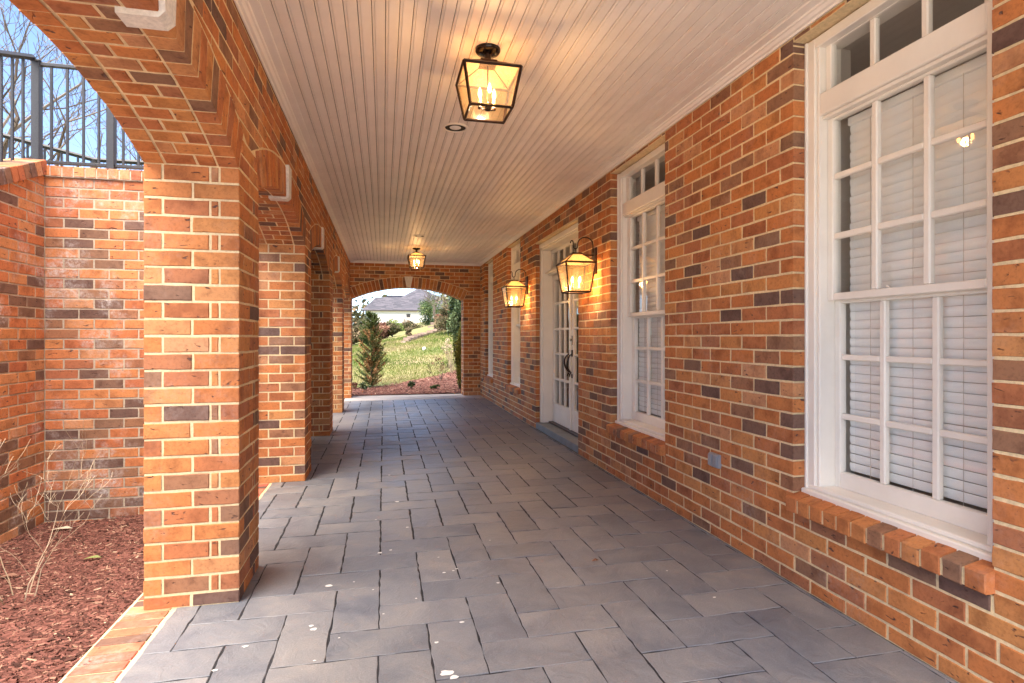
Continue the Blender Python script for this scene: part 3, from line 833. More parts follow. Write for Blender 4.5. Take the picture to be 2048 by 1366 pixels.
ha=math.asin(eh/eR); n=int(round(2*ha*eR/.0785)); n+=1-n%2; da=2*ha/n
for i in range(n):
    a0=-ha+i*da;a1=a0+da;am=(a0+a1)/2
    j=.0045/eR
    P=lambda a,r:(ec+math.sin(a)*r,ez+math.cos(a)*r)
    if abs(am)*eR>.06: L.append(brick(frE,[P(a0+j,eR),P(a1-j,eR),P(a1-j,eR+.2),P(a0+j,eR+.2)],.09))
    nrm=Vector((math.sin(am),0,math.cos(am))); tg=Vector((math.cos(am),0,-math.sin(am)))
    fr=Fr((ec+math.sin(am)*eR,0,ez+math.cos(am)*eR),tg,(0,1,0),-nrm); w=eR*da/2-.0045
    ya,yb=EY+.1,EY+.4; cut=EY+.21+(.06 if i%2 else 0)
    L.append(brick(fr,[(-w,ya),(w,ya),(w,cut-J/2),(-w,cut-J/2)],.08)); L.append(brick(fr,[(-w,cut+J/2),(w,cut+J/2),(w,yb),(-w,yb)],.08))
frJ=Fr((ex1,0,0),(0,1,0),(0,0,1),(-1,0,0)); L+=lay(frJ,EY+.1,EY+.4,.004,2.02,0,.203,EY+.2,[],depth=.09)
frJ=Fr((ex0,0,0),(0,1,0),(0,0,1),(1,0,0)); L+=lay(frJ,EY+.1,EY+.4,.004,2.02,0,.203,EY+.2,[],depth=.09)
mb=MB(); y0,y1=EY+g,EY+.4-g
mb.box((AOX+g,y0,0),(ex0-g,y1,2.02)); mb.box((ex1+g,y0,0),(2.2,y1,2.02))
seq=[(AOX+g,2.02),(ex0,2.02)]+[(ex0+(ex1-ex0)*k/30,zarc((ec,ez,eR,eh),ex0+(ex1-ex0)*k/30)+g) for k in range(31)]+[(ex1,2.02),(2.2,2.02)]
for (xa,za),(xb,zb) in zip(seq,seq[1:]):
    if abs(xb-xa)<1e-7: continue
    mb.add([(xa,y0,za),(xb,y0,zb),(xb,y1,zb),(xa,y1,za),(xa,y0,3.2),(xb,y0,3.2),(xb,y1,3.2),(xa,y1,3.2)],[(0,3,2,1),(4,5,6,7),(0,1,5,4),(2,3,7,6)])
mb.build('mortar',M['mortar'],ew,loc=wloc(ew))
emit_bricks(ew,L,M['brick'],300,minpx=8)
mb=MB(); zb=ez+eR
mb.add([(ec-.042,EY-.025,zb-.01),(ec+.042,EY-.025,zb-.01),(ec+.085,EY-.025,zb+.215),(ec-.085,EY-.025,zb+.215),(ec-.042,EY+.1,zb-.01),(ec+.042,EY+.1,zb-.01),(ec+.085,EY+.1,zb+.215),(ec-.085,EY+.1,zb+.215)],[(0,1,2,3),(7,6,5,4),(0,4,5,1),(1,5,6,2),(2,6,7,3),(3,7,4,0)])
mb.build('keystone',M['keystone'],ew,loc=(ec,EY,zb))

# ---- ceiling of beaded boards
ce=bpy.data.objects.new('ceiling',None); C.objects.link(ce); ce.location=(.67,5,2.775); ce['kind']='structure'; ce['label']='white beadboard porch ceiling with painted crown trim'
CZ=2.775; pw=.0645; x=AX+.02; k=0
while x<WX-.02:
    xe=min(x+pw,WX-.01)
    prof=[(x+.0015,CZ+.012),(x+.0015,CZ+.004),(x+.004,CZ),(x+.0115,CZ),(x+.0135,CZ+.006),(x+.0155,CZ),(xe-.0015-.003,CZ),(xe-.0015,CZ+.004),(xe-.0015,CZ+.012)]
    cuts=[-.45]+([rnd(3.2,10.5)] if R.random()<.4 else [])+[EY+.01]; m=len(prof)
    for ya,yb in zip(cuts,cuts[1:]):
        dz=rnd(-.0006,.0006); mb=MB(); vs=[(px,ya+.0012,pz+dz) for px,pz in prof]+[(px,yb-.0012,pz+dz) for px,pz in prof]
        mb.add(vs,[(i,i+1,m+i+1,m+i) for i in range(m-1)]+[tuple(range(m))[::-1],tuple(range(m,2*m))],R.random())
        mb.build('plank',M['ceil'],ce,loc=(x,(ya+yb)/2,CZ))
    x+=pw
mb=MB(); mb.box((AOX+.01,-.45,CZ+.008),(WX+.19,EY+.38,CZ+.35)); mb.build('ceiling_deck',M['gap'],ce,loc=wloc(ce))
def trim(name,prof,p0,p1,out,mat=M['ceil']):
    """moulding swept from p0 to p1; profile (distance from wall, z)"""
    mb=MB(); o=Vector(out); m=len(prof); p0=Vector(p0);p1=Vector(p1)
    vs=[tuple(p0+o*d+Vector((0,0,z))) for d,z in prof]+[tuple(p1+o*d+Vector((0,0,z))) for d,z in prof]
    mb.add(vs,[(i,(i+1)%m,m+(i+1)%m,m+i) for i in range(m)]+[tuple(range(m))[::-1],tuple(range(m,2*m))])
    mb.build(name,mat,ce,loc=(p0+p1)/2)
crown=[(.004,2.774),(.004,2.733),(.012,2.733),(.016,2.742),(.030,2.744),(.042,2.755),(.052,2.757),(.056,2.765),(.10,2.766),(.102,2.774)]
trim('crown_trim',crown,(WX,-.45,0),(WX,EY,0),(-1,0,0))
trim('crown_trim',crown,(AX,-.45,0),(AX,EY,0),(1,0,0))
trim('crown_trim',crown,(AX,EY,0),(WX,EY,0),(0,-1,0))
# deck / storey above, keeps daylight off the ceiling void
mb=MB(); mb.box((AOX,-.45,3.2),(WX+3.3,EY+.4,3.35)); mb.build('porch_roof',M['stucco'],None,kind='structure')
mb=MB(); mb.box((WX+.12,-.45,2.85),(WX+3.3,EY+.4,6.2)); o=mb.build('upper_house_wall',M['stucco'],None,kind='structure')

# ---- paving
pv=bpy.data.objects.new('pavement',None); C.objects.link(pv); pv.location=(.5,5,0); pv['kind']='structure'; pv['label']='dark grey slate pavers in herringbone with dark joints'
mb=MB(); mb.box((-.93,-1.2,-.14),(WX+.005,EY+.2,-.0042)); mb.build('joint_bed',M['joint'],pv,loc=wloc(pv))
PUx,PUy=.2,.209; ox,oy=-.018,2.476; jt=.0038
pl=[]; floor=Fr((0,0,0),(1,0,0),(0,1,0),(0,0,1))
X0,X1,Y0,Y1=-.925,WX+.005,-.6,EY-.50
for a in range(-60,60):
    for b in range(-40,40):
        ux=a+2*b; uy=a-2*b
        for (dx,dy,w,h) in ((0,0,2,1),(2,-1,1,2)):
            xa=ox+(ux+dx)*PUx; ya=oy+(uy+dy)*PUy; xb=xa+w*PUx; yb=ya+h*PUy
            xa,xb=max(xa,X0),min(xb,X1); ya,yb=max(ya,Y0),min(yb,Y1)
            if xb-xa<.02 or yb-ya<.02: continue
            jt=.0031 if ya<3.5 else .0054
            # rotation of the whole field is a hair off the walls
            b_=brick(floor,rect(xa+jt,xb-jt,ya+jt,yb-jt),.02,ch=.0018,jit=.0036,sub=.045,proud=rnd(-.0009,.0009)-.0004)
            pl.append(b_)
emit_bricks(pv,pl,M['paver'],300,name='paver',minpx=8,stuff='pavers')
mb=MB(); mb.bbox((AX-.1,EY-.49,-.1),(WX-.003,EY+.42,.004),.006); mb.build('stone_edging',M['stone'],pv,loc=wloc(pv))
# edging of bricks laid on edge along the mulch
ke=thing('brick_edging','row of orange bricks laid on edge between slate paving and mulch bed','edging',(-1.03,3,0),kind='thing')
lst=[]; y=-.3
while y<11.3:
    w=.0685+rnd(-.002,.002); lst.append(brick(floor,rect(-1.125+rnd(-.003,.003),-.94+rnd(-.002,.002),y+.004,y+w-.004),.07,proud=.002+rnd(-.002,.002))); y+=w
mb=MB(); mb.box((-1.135,-.3,-.22),(-.918,11.3,-.002)); mb.build('mortar',M['mortar'],ke,loc=wloc(ke))
emit_bricks(ke,lst,M['brick_edge'],300,minpx=8)
# spilled paint
mb=MB()
spots=[(-.264,2.954,.035),(-.145,2.973,.011),(-.288,2.528,.03),(-.30,2.56,.02),(.227,2.092,.05),(.25,2.06,.035),(-.538,2.448,.02),(-.611,2.298,.02),(-.257,2.283,.012),(-.177,2.433,.01),(.21,2.31,.018),(-.02,3.34,.03),(.04,3.37,.02),(.38,3.02,.014),(.31,2.985,.02),(.36,3.0,.015),(.56,2.8,.018),(.33,2.45,.02),(.15,2.72,.012),(-.05,2.86,.010),(.1,4.35,.03),(-.05,3.95,.015),(.15,3.75,.02),(.05,5.2,.02),(.3,3.2,.012),(1.53,2.42,.02),(1.46,2.75,.012),(1.05,1.75,.012),(.63,3.4,.01),(.0,2.6,.01)]
for (x,y,r) in spots:
    n=11; ph=rnd(0,6); vs=[(x,y,.0016)]
    for k in range(n):
        an=2*math.pi*k/n; rr=r*.5*(.75+.45*R.random()); vs.append((x+math.cos(an)*rr*rnd(.8,1.3),y+math.sin(an)*rr*.7,.0012))
    mb.add(vs,[(0,1+k,1+(k+1)%n) for k in range(n)])
mb.build('paint_splatter',M['paintspot'],pv,loc=wloc(pv),kind='stuff')
# dry leaf
mb=MB(); lx,ly=1.137,2.95
mb.add([(lx-.02,ly,.004),(lx,ly-.013,.012),(lx+.022,ly+.004,.005),(lx+.004,ly+.015,.014),(lx-.012,ly+.012,.006)],[(0,1,4),(1,3,4),(1,2,3)],.7)
tag(mb.build('dry_leaf',M['leaf_red'],None,loc=(lx,ly,0)),'small curled brown dry leaf lying on the slate paving','leaf')

# ---- outlet box
t=thing('outdoor_outlet','grey covered double outlet box set low in the brick wall','outlet',(WX,3.14,.47))
mb=MB(); mb.bbox((WX-.022,3.09,.435),(WX+.01,3.195,.518),.004); mb.build('cover_plate',M['outlet'],t,loc=(WX,3.14,.47))
for yy in (3.115,3.172):
    mb=MB(); mb.bbox((WX-.030,yy-.019,.441),(WX-.0215,yy+.019,.512),.004); mb.build('flap',M['outlet'],t,loc=(WX,yy,.47))

# ---- ceiling lanterns
def flames(mbf,c,r,z): 
    prof=[(.0005,0),(.007,.006),(.0105,.018),(.009,.034),(.004,.05),(.0005,.058)]
    mbf.lathe((c[0],c[1],z),prof,10)
def lantern_body(t,c,zt,zb,ht,hb,zr,hr,loc,rot=0):
    """four sided tapered lantern: top frame at zt half ht, bottom at zb half hb, roof to zr half hr"""
    def ringp(h,z): return [Vector((c[0]+a*h,c[1]+b*h,z)) for a,b in ((-1,-1),(1,-1),(1,1),(-1,1))]
    T,B,Rf=ringp(ht,zt),ringp(hb,zb),ringp(hr,zr); mb=MB(); w=.0085
    for i in range(4):
        j=(i+1)%4
        mb.bar(T[i],T[j],.013); mb.bar(B[i],B[j],.012); mb.bar(T[i],B[i],.012); mb.bar(T[i],Rf[i],.008)
    fr=mb.build('frame',M['bronze'],t,loc=loc)
    for i in range(4):
        j=(i+1)%4
        for nm,(a,b,cc,d) in (('pane',(T[i],T[j],B[j],B[i])),('roof_pane',(Rf[i],Rf[j],T[j],T[i]))):
            nrm=(b-a).cross(d-a).normalized()*.0012
            m2=MB(); q=[a,b,cc,d]; cen=(a+b+cc+d)/4; q=[p+(cen-p)*.02 for p in q]
            m2.add([tuple(p+nrm) for p in q]+[tuple(p-nrm) for p in q],[(0,1,2,3),(7,6,5,4),(0,4,5,1),(1,5,6,2),(2,6,7,3),(3,7,4,0)])
            m2.build(nm,M['seeded' if nm=='pane' else 'seeded_top'],t,loc=loc)
    return fr
def cluster(t,c,zb,up,loc,n=3,rad_=.045):
    """candle cluster with lit bulbs"""
    mb=MB(); mb.tube([(c[0],c[1],up),(c[0],c[1],zb-.012)],.0045,8); mb.lathe((c[0],c[1],zb-.018),[(.0,0),(.016,.004),(.018,.02),(.012,.03),(.004,.032)],12)
    cs=[];mf=MB();ms=MB()
    for k in range(n):
        an=2*math.pi*k/n+.55; x=c[0]+math.cos(an)*rad_; y=c[1]+math.sin(an)*rad_
        mb.tube([(c[0],c[1],zb),(c[0]+math.cos(an)*rad_*.6,c[1]+math.sin(an)*rad_*.6,zb-.006),(x,y,zb+.006)],.0045,6)
        mb.lathe((x,y,zb-.004),[(.0,0),(.010,.003),(.011,.012),(.008,.016)],10)
        ms.tube([(x,y,zb+.01),(x,y,zb+.058)],.0085,8); 
        m3=MB(); flames(m3,(x,y),0,zb+.058); m3.build('bulb',M['flame'],t,smooth=True,loc=loc)
    mb.build('candle_arms',M['bronze'],t,loc=loc); ms.build('candle_sleeves',M['candle'],t,loc=loc)
    l=bpy.data.lights.new('lantern_light','POINT'); l.color=(1,.70,.44); l.shadow_soft_size=.03
    o=bpy.data.objects.new('lantern_light',l); C.objects.link(o); o.parent=t; o.location=Vector((c[0],c[1],zb+.06))-wloc(t); return l
def ceiling_lantern(x,y,label):
    loc=(x,y,CZ); t=thing('ceiling_lantern',label,'lantern',loc,group='square ceiling lanterns of the porch')
    c=(x,y); mb=MB()
    mb.lathe((x,y,CZ-.030),[(.0,0),(.03,.001),(.062,.010),(.068,.020),(.068,.030)],28); mb.build('canopy',M['blackmetal'],t,smooth=True,loc=loc)
    mb=MB(); mb.tube([(x,y,CZ-.03),(x,y,CZ-.078)],.018,16); mb.bbox((x-.045,y-.045,CZ-.09),(x+.045,y+.045,CZ-.070),.003); mb.build('neck',M['bronze'],t,loc=loc)
    lantern_body(t,c,2.632,2.432,.148,.110,2.692,.042,loc)
    l=cluster(t,c,2.462,2.685,loc); l.energy=LANTERN_W
ceiling_lantern(.545,3.0,'large lit bronze ceiling lantern with amber glass, nearest overhead')
ceiling_lantern(.56,10.0,'small looking lit bronze ceiling lantern near the end arch')
# ---- wall lanterns
def wall_lantern(y,label):
    loc=(WX,y,1.97); t=thing('wall_lantern',label,'lantern',loc,group='bronze wall lanterns on scroll arms')
    x=WX-.195; c=(x,y)
    mb=MB(); mb.bbox((WX-.018,y-.055,1.84),(WX+.003,y+.055,2.095),.004); mb.build('back_plate',M['bronze'],t,loc=loc)
    lantern_body(t,c,1.94,1.665,.148,.107,2.028,.045,loc)
    mb=MB(); mb.bbox((x-.05,y-.05,2.022),(x+.05,y+.05,2.042),.003); mb.tube([(x,y,2.04),(x,y,2.085)],.0045,8); mb.tube([(x,y,2.026),(WX-.015,y,2.026)],.006,8); mb.build('top_cap',M['bronze'],t,loc=loc)
    pts=[(WX-.022,y,2.05)]
    cx_=WX-.022-.078
    for k in range(13):
        a=math.pi*k/12; pts.append((cx_+.078*math.cos(a),y,2.125+.072*math.sin(a)))
    # hook down and up again
    hx=cx_-.078; rr=.022
    for k in range(1,10):
        a=math.pi*k/9; pts.append((hx-rr+rr*math.cos(a),y,2.110-.026*math.sin(a)))
    hx2=hx-2*rr
    for k in range(1,9):
        a=math.pi*1.0*k/8; pts.append((hx2-.014+.014*math.cos(a),y,2.135+.026*math.sin(a)))
    mb=MB(); mb.tube(pts,.0058,8); mb.build('scroll_arm',M['bronze'],t,smooth=True,loc=loc)
    l=cluster(t,c,1.70,1.80,loc,n=4,rad_=.05); l.energy=WALL_W
wall_lantern(5.20,'lit bronze wall lantern on a scroll arm between window and glazed door')
wall_lantern(7.86,'lit bronze wall lantern on a scroll arm beyond the glazed door')
# ---- recessed downlights
def downlight(x,y,label):
    t=thing('recessed_downlight',label,'downlight',(x,y,CZ),group='recessed ceiling downlights')
    mb=MB(); mb.lathe((x,y,CZ),[(.096,-.001),(.094,-.006),(.080,-.009),(.076,-.002)],32); mb.build('trim_ring',M['white'],t,smooth=True,loc=(x,y,CZ))
    mb=MB(); mb.lathe((x,y,CZ),[(.077,-.003),(.075,.002),(.075,.0055)],32); mb.add([(x+.075*math.cos(a*math.pi/12),y+.075*math.sin(a*math.pi/12),CZ-.0015) for a in range(24)],[tuple(range(24))]); mb.build('baffle',M['gap'],t,loc=(x,y,CZ))
    mb=MB(); mb.lathe((x,y,CZ-.0025),[(.0,-.008),(.020,-.007),(.036,-.003),(.042,.0005)],24); mb.build('bulb',M['bulboff'],t,smooth=True,loc=(x,y,CZ))
downlight(.515,4.17,'round recessed downlight, unlit, just beyond the near ceiling lantern')
downlight(.53,8.76,'round recessed downlight, unlit, just before the far ceiling lantern')

# ================================================================== OUTSIDE LEFT
def zm(x,y): return -.035-.175*min(1,max(0,(y-2.2)/2.4))+.012*math.sin(x*5.1+y*3.3)
RY=5.08; RTOP=2.475
rw=thing('retaining_wall','tall weathered red brick retaining wall with white salt stains behind the mulch bed','wall',(-1.8,RY,0),kind='thing')
frR=Fr((0,RY,0),(1,0,0),(0,0,1),(0,-1,0))
L=lay(frR,-2.55,AOX-.004,-.30,RTOP-.004,RTOP-CO*40,.2085,-2.55+.02,[],depth=.09)
n=int(round((2.55+.35-1.055)/.0785)); 
for i in range(n+1):
    xa=-2.9+i*.0787; b_=brick(frR,rect(xa+.004,xa+.0745,RTOP+.004,RTOP+.082),.2,proud=.022+rnd(-.002,.002)); L.append(b_)
mb=MB(); mb.box((-2.9,RY+.003,-.35),(AOX-.006,RY+.32,RTOP)); mb.box((-2.9,RY-.019,RTOP-.001),(AOX-.006,RY+.32,RTOP+.072)); mb.build('mortar',M['mortar_old'],rw,loc=wloc(rw))
emit_bricks(rw,L,M['brick_old'],300)
# side wall, its top raked down towards the viewer
SX=-2.55
sw=thing('stair_wall','weathered orange brick side wall meeting the retaining wall at the corner','wall',(SX,4,0),kind='thing')
frS=Fr((SX,0,0),(0,1,0),(0,0,1),(1,0,0))
def ztop(y): return 2.56-.42*(RY-y)
def sclip(poly):
    # keep below the rake
    return half(poly,.42,-1,-(ztop(0)))
L=lay(frS,1.2,RY-.008,-.30,2.6,RTOP-CO*40,.2085,RY-.12,[],depth=.09,clip=sclip)
frT=Fr((SX,RY-.0,ztop(RY)),(0,-1/math.hypot(1,.42),-.42/math.hypot(1,.42)),(-1,0,0),(0,-.42/math.hypot(1,.42),1/math.hypot(1,.42)))
for i in range(44): L.append(brick(frT,rect(.01+i*.0785,.01+i*.0785+.069,-.02,.2),.06,proud=.045))
mb=MB(); yy=[1.2,RY]
mb.add([(SX-.003,1.2,-.35),(SX-.3,1.2,-.35),(SX-.3,1.2,ztop(1.2)),(SX-.003,1.2,ztop(1.2)),(SX-.003,RY+.1,-.35),(SX-.3,RY+.1,-.35),(SX-.3,RY+.1,ztop(RY)),(SX-.003,RY+.1,ztop(RY))],[(0,1,2,3),(7,6,5,4),(0,4,5,1),(1,5,6,2),(2,6,7,3),(3,7,4,0)])
mb.build('mortar',M['mortar_old'],sw,loc=wloc(sw))
emit_bricks(sw,L,M['brick_old'],300)
# terrace behind
mb=MB(); mb.box((-9,RY+.33,-.4),(-1.12,7.35,RTOP-.02)); mb.build('terrace',M['terrace'],None,kind='structure')
# mulch bed left
def sheet(name,x0,x1,y0,y1,nx,ny,zf,mat,mask=None,dz=0):
    vs=[];fs=[]
    for j in range(ny+1):
        for i in range(nx+1):
            x=x0+(x1-x0)*i/nx;y=y0+(y1-y0)*j/ny; vs.append((x,y,zf(x,y)+dz))
    for j in range(ny):
        for i in range(nx):
            a=j*(nx+1)+i
            if mask is None or mask(x0+(x1-x0)*(i+.5)/nx,y0+(y1-y0)*(j+.5)/ny): fs.append((a,a+1,a+nx+2,a+nx+1))
    mb=MB(); mb.v=vs; mb.f=fs; mb.t=[0.]*len(vs); return mb.build(name,mat,None,smooth=True,kind='structure')
sheet('mulch_ground',SX-.02,-1.1,-.5,RY+.02,20,60,zm,M['mulchbase'])
def chips(name,n,sampler,zf,size,mat,label,cat):
    rg=np.random.RandomState(5); P=sampler(rg,n); n=len(P)
    z=np.array([zf(a,b) for a,b in P])
    L_=rg.uniform(.5,1.6,n)*size; w=rg.uniform(.10,.24,n)*L_+.0012; h=w*.6; an=rg.normal(.1,.75,n); ti=rg.normal(0,.22,n)
    dx,dy=np.cos(an),np.sin(an)
    base=np.stack([P[:,0],P[:,1],z+rg.uniform(0,.018,n)],1)
    d=np.stack([dx*np.cos(ti),dy*np.cos(ti),np.sin(ti)],1); s=np.stack([-dy,dx,rg.normal(0,.4,n)],1); u=np.array([0,0,1.])
    a=base-d*L_[:,None]/2;b=base+d*L_[:,None]/2; sw_=s*w[:,None]/2; hu=u*h[:,None]
    V=np.stack([a-sw_,a+sw_,a+hu,b-sw_*.6,b+sw_*.6,b+hu],1).reshape(-1,3)
    F=np.array([[0,3,5,2],[2,5,4,1]]); F=(F[None]+np.arange(n)[:,None,None]*6).reshape(-1,4)
    me=bpy.data.meshes.new(name); me.vertices.add(len(V)); me.vertices.foreach_set('co',V.ravel()); me.loops.add(F.size); me.loops.foreach_set('vertex_index',F.ravel().astype(np.int32)); me.polygons.add(len(F)); me.polygons.foreach_set('loop_start',np.arange(0,F.size,4,dtype=np.int32)); me.polygons.foreach_set('loop_total',np.full(len(F),4,np.int32)); me.update()
    at=me.attributes.new('tone','FLOAT','POINT'); at.data.foreach_set('value',np.repeat(np.clip(rg.beta(2.2,2.6,n)+(rg.rand(n)>.985)*.5,0,1),6).astype(np.float32)); me.materials.append(mat)
    o=bpy.data.objects.new(name,me); C.objects.link(o); tag(o,label,cat,kind='stuff'); return o
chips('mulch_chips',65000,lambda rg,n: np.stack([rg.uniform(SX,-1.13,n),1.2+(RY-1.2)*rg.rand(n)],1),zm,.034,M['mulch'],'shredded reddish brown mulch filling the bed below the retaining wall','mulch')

mb=MB(); mb.box((-12,-24,-.35),(9,-1.22,-.03)); mb.box((-9,-1.31,-.3),(SX-.31,RY+.33,.9)); mb.build('bounce_slabs',M['bounce'],None,kind='structure')  # unseen slabs behind and left, added to bounce sunlight onto ceiling and soffits
# fallen leaves on the mulch
for (x,y,s,mt,lb) in ((-1.78,4.05,.05,'leaf_light','pale green fallen leaf lying on the red mulch'),(-2.05,3.72,.05,'leaf_red','thin brown fallen leaf lying on the red mulch'),(-2.33,4.85,.07,'dry','dry tan leaf against the corner of the walls')):
    mb=MB(); z=zm(x,y)+.03; mb.add([(x-s,y,z),(x-s*.3,y-s*.45,z+.012),(x+s*.5,y-s*.3,z+.01),(x+s,y+.01,z),(x+s*.4,y+s*.4,z+.014),(x-s*.4,y+s*.4,z+.006),(x,y,z+.004)],[(0,1,6),(1,2,6),(2,3,6),(3,4,6),(4,5,6),(5,0,6)],.8)
    tag(mb.build('fallen_leaf',M[mt],None,loc=(x,y,z)),lb,'leaf')

# bare plants: recursive branching
def branches(mb,p,d,L_,r,depth,rg,spread=.6,up=.15,n=2,seg=3,sides=5,shrink=.72,minr=.0015):
    pts=[Vector(p)];rs=[r]; dd=Vector(d).normalized()
    for i in range(seg):
        dd=(dd+Vector((rg.gauss(0,.16),rg.gauss(0,.16),rg.gauss(0,.10)+up*.4))).normalized()
        pts.append(pts[-1]+dd*L_/seg); rs.append(max(minr,r*(1-(i+1)/seg*.35)))
    mb.tube(pts,rs,sides if r>.012 else 4 if r>.005 else 3,rg.random(),caps=False)
    if depth<=0: return
    k=n if depth>1 else n+1
    for j in range(k):
        f=rg.uniform(.35,1) if j else 1.0
        idx=f*seg; i=min(int(idx),seg-1); q=pts[i].lerp(pts[i+1],idx-i)
        a=rg.uniform(0,6.28); side=Vector((math.cos(a),math.sin(a),rg.uniform(-.1,.5)))
        nd=(dd*(1-spread*.5)+side*spread).normalized()
        branches(mb,q,nd,L_*shrink*rg.uniform(.75,1.15),max(minr,rs[-1]*.75),depth-1,rg,spread,up,n,seg,sides,shrink,minr)
rg=random.Random(3)
t=thing('bare_shrub','leafless pale twiggy shrub growing in the mulch before the brick corner','shrub',(-1.80,3.36,zm(-1.8,3.36)))
for k in range(6):
    mb=MB(); a=k*1.05+.3; b0=Vector((-1.80+.05*math.cos(a),3.36+.05*math.sin(a),zm(-1.8,3.36)-.02))
    branches(mb,b0,(math.cos(a)*.55-.12,math.sin(a)*.4,.9),.22+.06*rg.random(),.0036,4,rg,.52,.16,2,4,5,.80,.0009)
    mb.build('stem',M['bark_pale'],t,loc=b0)

# ---- railings on the wall
RZ=RTOP+.085
t=thing('guard_railing','dark grey metal guard railing on top of the weathered retaining wall','railing',(-2.3,5.2,RZ))
def RP(name,mb): return mb.build(name,M['rail'],t,loc=(-2.3,5.2,RZ))
for x in (-2.665,-2.145):
    mb=MB(); mb.bbox((x-.028,5.172,RZ-.01),(x+.028,5.228,3.40 if x<-2.5 else 3.0+.40),.003); mb.bbox((x-.036,5.164,3.40),(x+.036,5.236,3.412),.003); RP('post',mb)
mb=MB(); mb.bbox((-2.665,5.182,3.372),(-1.10,5.218,3.40),.004); RP('top_rail',mb)
mb=MB(); mb.bbox((-2.64,5.185,RZ+.045),(-2.17,5.215,RZ+.07),.003); mb.bbox((-2.12,5.185,RZ+.045),(-1.10,5.215,RZ+.07),.003); RP('bottom_rail',mb)
for x in [-2.565,-2.455,-2.343,-2.235,-2.06,-1.95,-1.84,-1.73,-1.62,-1.51,-1.40,-1.29,-1.18]:
    mb=MB(); mb.bbox((x-.0085,5.1915,RZ+.07),(x+.0085,5.2085,3.372),.002); RP('baluster',mb)
# raked stair railing coming towards the viewer
t=thing('stair_railing','dark grey raked stair railing coming down from the corner post','railing',(-2.68,4.2,2.5))
def RP2(name,mb): return mb.build(name,M['rail'],t,loc=(-2.68,4.2,2.5))
a0=Vector((-2.67,5.16,3.42)); dr=Vector((-.06,-1,-.40))
mb=MB(); mb.bar(a0,a0+dr*2.6,.032); RP2('top_rail',mb)
mb=MB(); mb.bar(a0+Vector((0,0,-.80)),a0+dr*2.6+Vector((0,0,-.80)),.026); RP2('bottom_rail',mb)
for k in range(1,22):
    q=a0+dr*(.115*k); mb=MB(); mb.bbox((q.x-.0085,q.y-.0085,q.z-.80),(q.x+.0085,q.y+.0085,q.z),.002); RP2('baluster',mb)
# second railing behind, across the stair
t=thing('rear_railing','second dark grey railing seen low behind the guard railing','railing',(-4,7,RTOP))
def RP3(name,mb): return mb.build(name,M['rail'],t,loc=(-4,7,RTOP))
p0=Vector((-5.6,6.2,3.62)); p1=Vector((-3.1,7.1,3.18))
mb=MB(); mb.bar(p0,p1,.035); RP3('top_rail',mb)
mb=MB(); mb.bar(p1,Vector((-2.2,7.1,3.18)),.035); RP3('landing_rail',mb)
for k in range(20):
    q=p0.lerp(p1,k/19); mb=MB(); mb.bar(q,(q.x,q.y,q.z-.75),.018); RP3('baluster',mb)
for q in (p1,Vector((-2.2,7.1,3.18))):
    mb=MB(); mb.bar(q,(q.x,q.y,RTOP-.02),.05); RP3('post',mb)

# ---- bare trees behind the railing
def bare_tree(x,y,h,seed,lean,label,r=.10):
    rg=random.Random(seed); t=thing('bare_tree',label,'tree',(x,y,-.2),group='leafless trees behind the railing')
    mb=MB(); top=Vector((x+lean[0],y+lean[1],h*.42)); pts=[Vector((x,y,-.3)).lerp(top,f)+Vector((rg.gauss(0,.05),rg.gauss(0,.05),0))*(f>0) for f in (0,.25,.5,.75,1)]
    mb.tube(pts,[r,r*.9,r*.8,r*.7,r*.6],8,.4); mb.build('trunk',M['bark'],t,smooth=True,loc=(x,y,-.2))
    mb=MB()
    for f,k in ((.55,1),(.7,2),(.85,2),(1,3)):
        for j in range(k):
            a=rg.uniform(0,6.28); i=f*4; i0=min(int(i),3); q=pts[i0].lerp(pts[i0+1],i-i0)
            branches(mb,q,(math.cos(a)*.55+lean[0]*.15,math.sin(a)*.55,.75),h*.24,r*.42,5,rg,.55,.14,2,3,5,.76,.0045)
    mb.build('branches',M['bark'],t,loc=(x,y,-.2))
bare_tree(-6.2,12.5,8.2,1,(-.7,0),'bare tree with leaning trunk behind the middle of the guard railing',.15)
bare_tree(-4.7,14.5,7.0,2,(-.9,.3),'bare forked tree rising behind the second railing post',.13)
bare_tree(-9.3,13.5,9.0,4,(.4,0),'tall bare tree at the upper left edge behind the railing')
bare_tree(-8.2,18.5,9.5,6,(.8,0),'thin bare tree farthest back behind the railing')
bare_tree(-6.6,20.5,7.5,9,(-.6,0),'bare tree with drooping twigs low behind the railing')

# ================================================================== BEYOND THE END ARCH
def g_(x,y):
    xx=min(max(x,-3.5),14); tt=max(0,min(y,32)-12); z=tt*(.042+.0112*(xx+1.55))
    if y>32: z+=(y-32)*.02
    if x>14: z+=(x-14)*.05
    return z-.03+.04*math.sin(x*.9+y*.5)*min(1,tt/6)
sheet('lawn',-40,60,12.32,110,100,120,g_,M['lawn'])
vs=[]; mb=MB(); s=900
mb.add([(-s,-s,-1.2),(s,-s,-1.2),(s,s,-1.2),(-s,s,-1.2)],[(0,1,2,3)]); mb.build('ground',M['soil'],None,kind='structure')
def medge(x): # far edge of the mulch bed as a function of x
    return 13.45+ (0 if x<0 else .95*x**1.35)+ .12*math.sin(x*3)
sheet('mulch_bed',-6,6,12.28,18.5,96,60,g_,M['mulchbase'],mask=lambda x,y:y<medge(x),dz=.03)
def smp(rg,n):
    x=rg.uniform(-2.2,3.4,n); y=12.3+rg.rand(n)*5.5; k=y<np.array([medge(a)+rg.uniform(-.05,.15) for a in x]); return np.stack([x,y],1)[k]
chips('mulch_chips',26000,smp,lambda x,y:g_(x,y)+.03,.05,M['mulch_light'],'reddish bark mulch in the planting bed just outside the end arch','mulch')
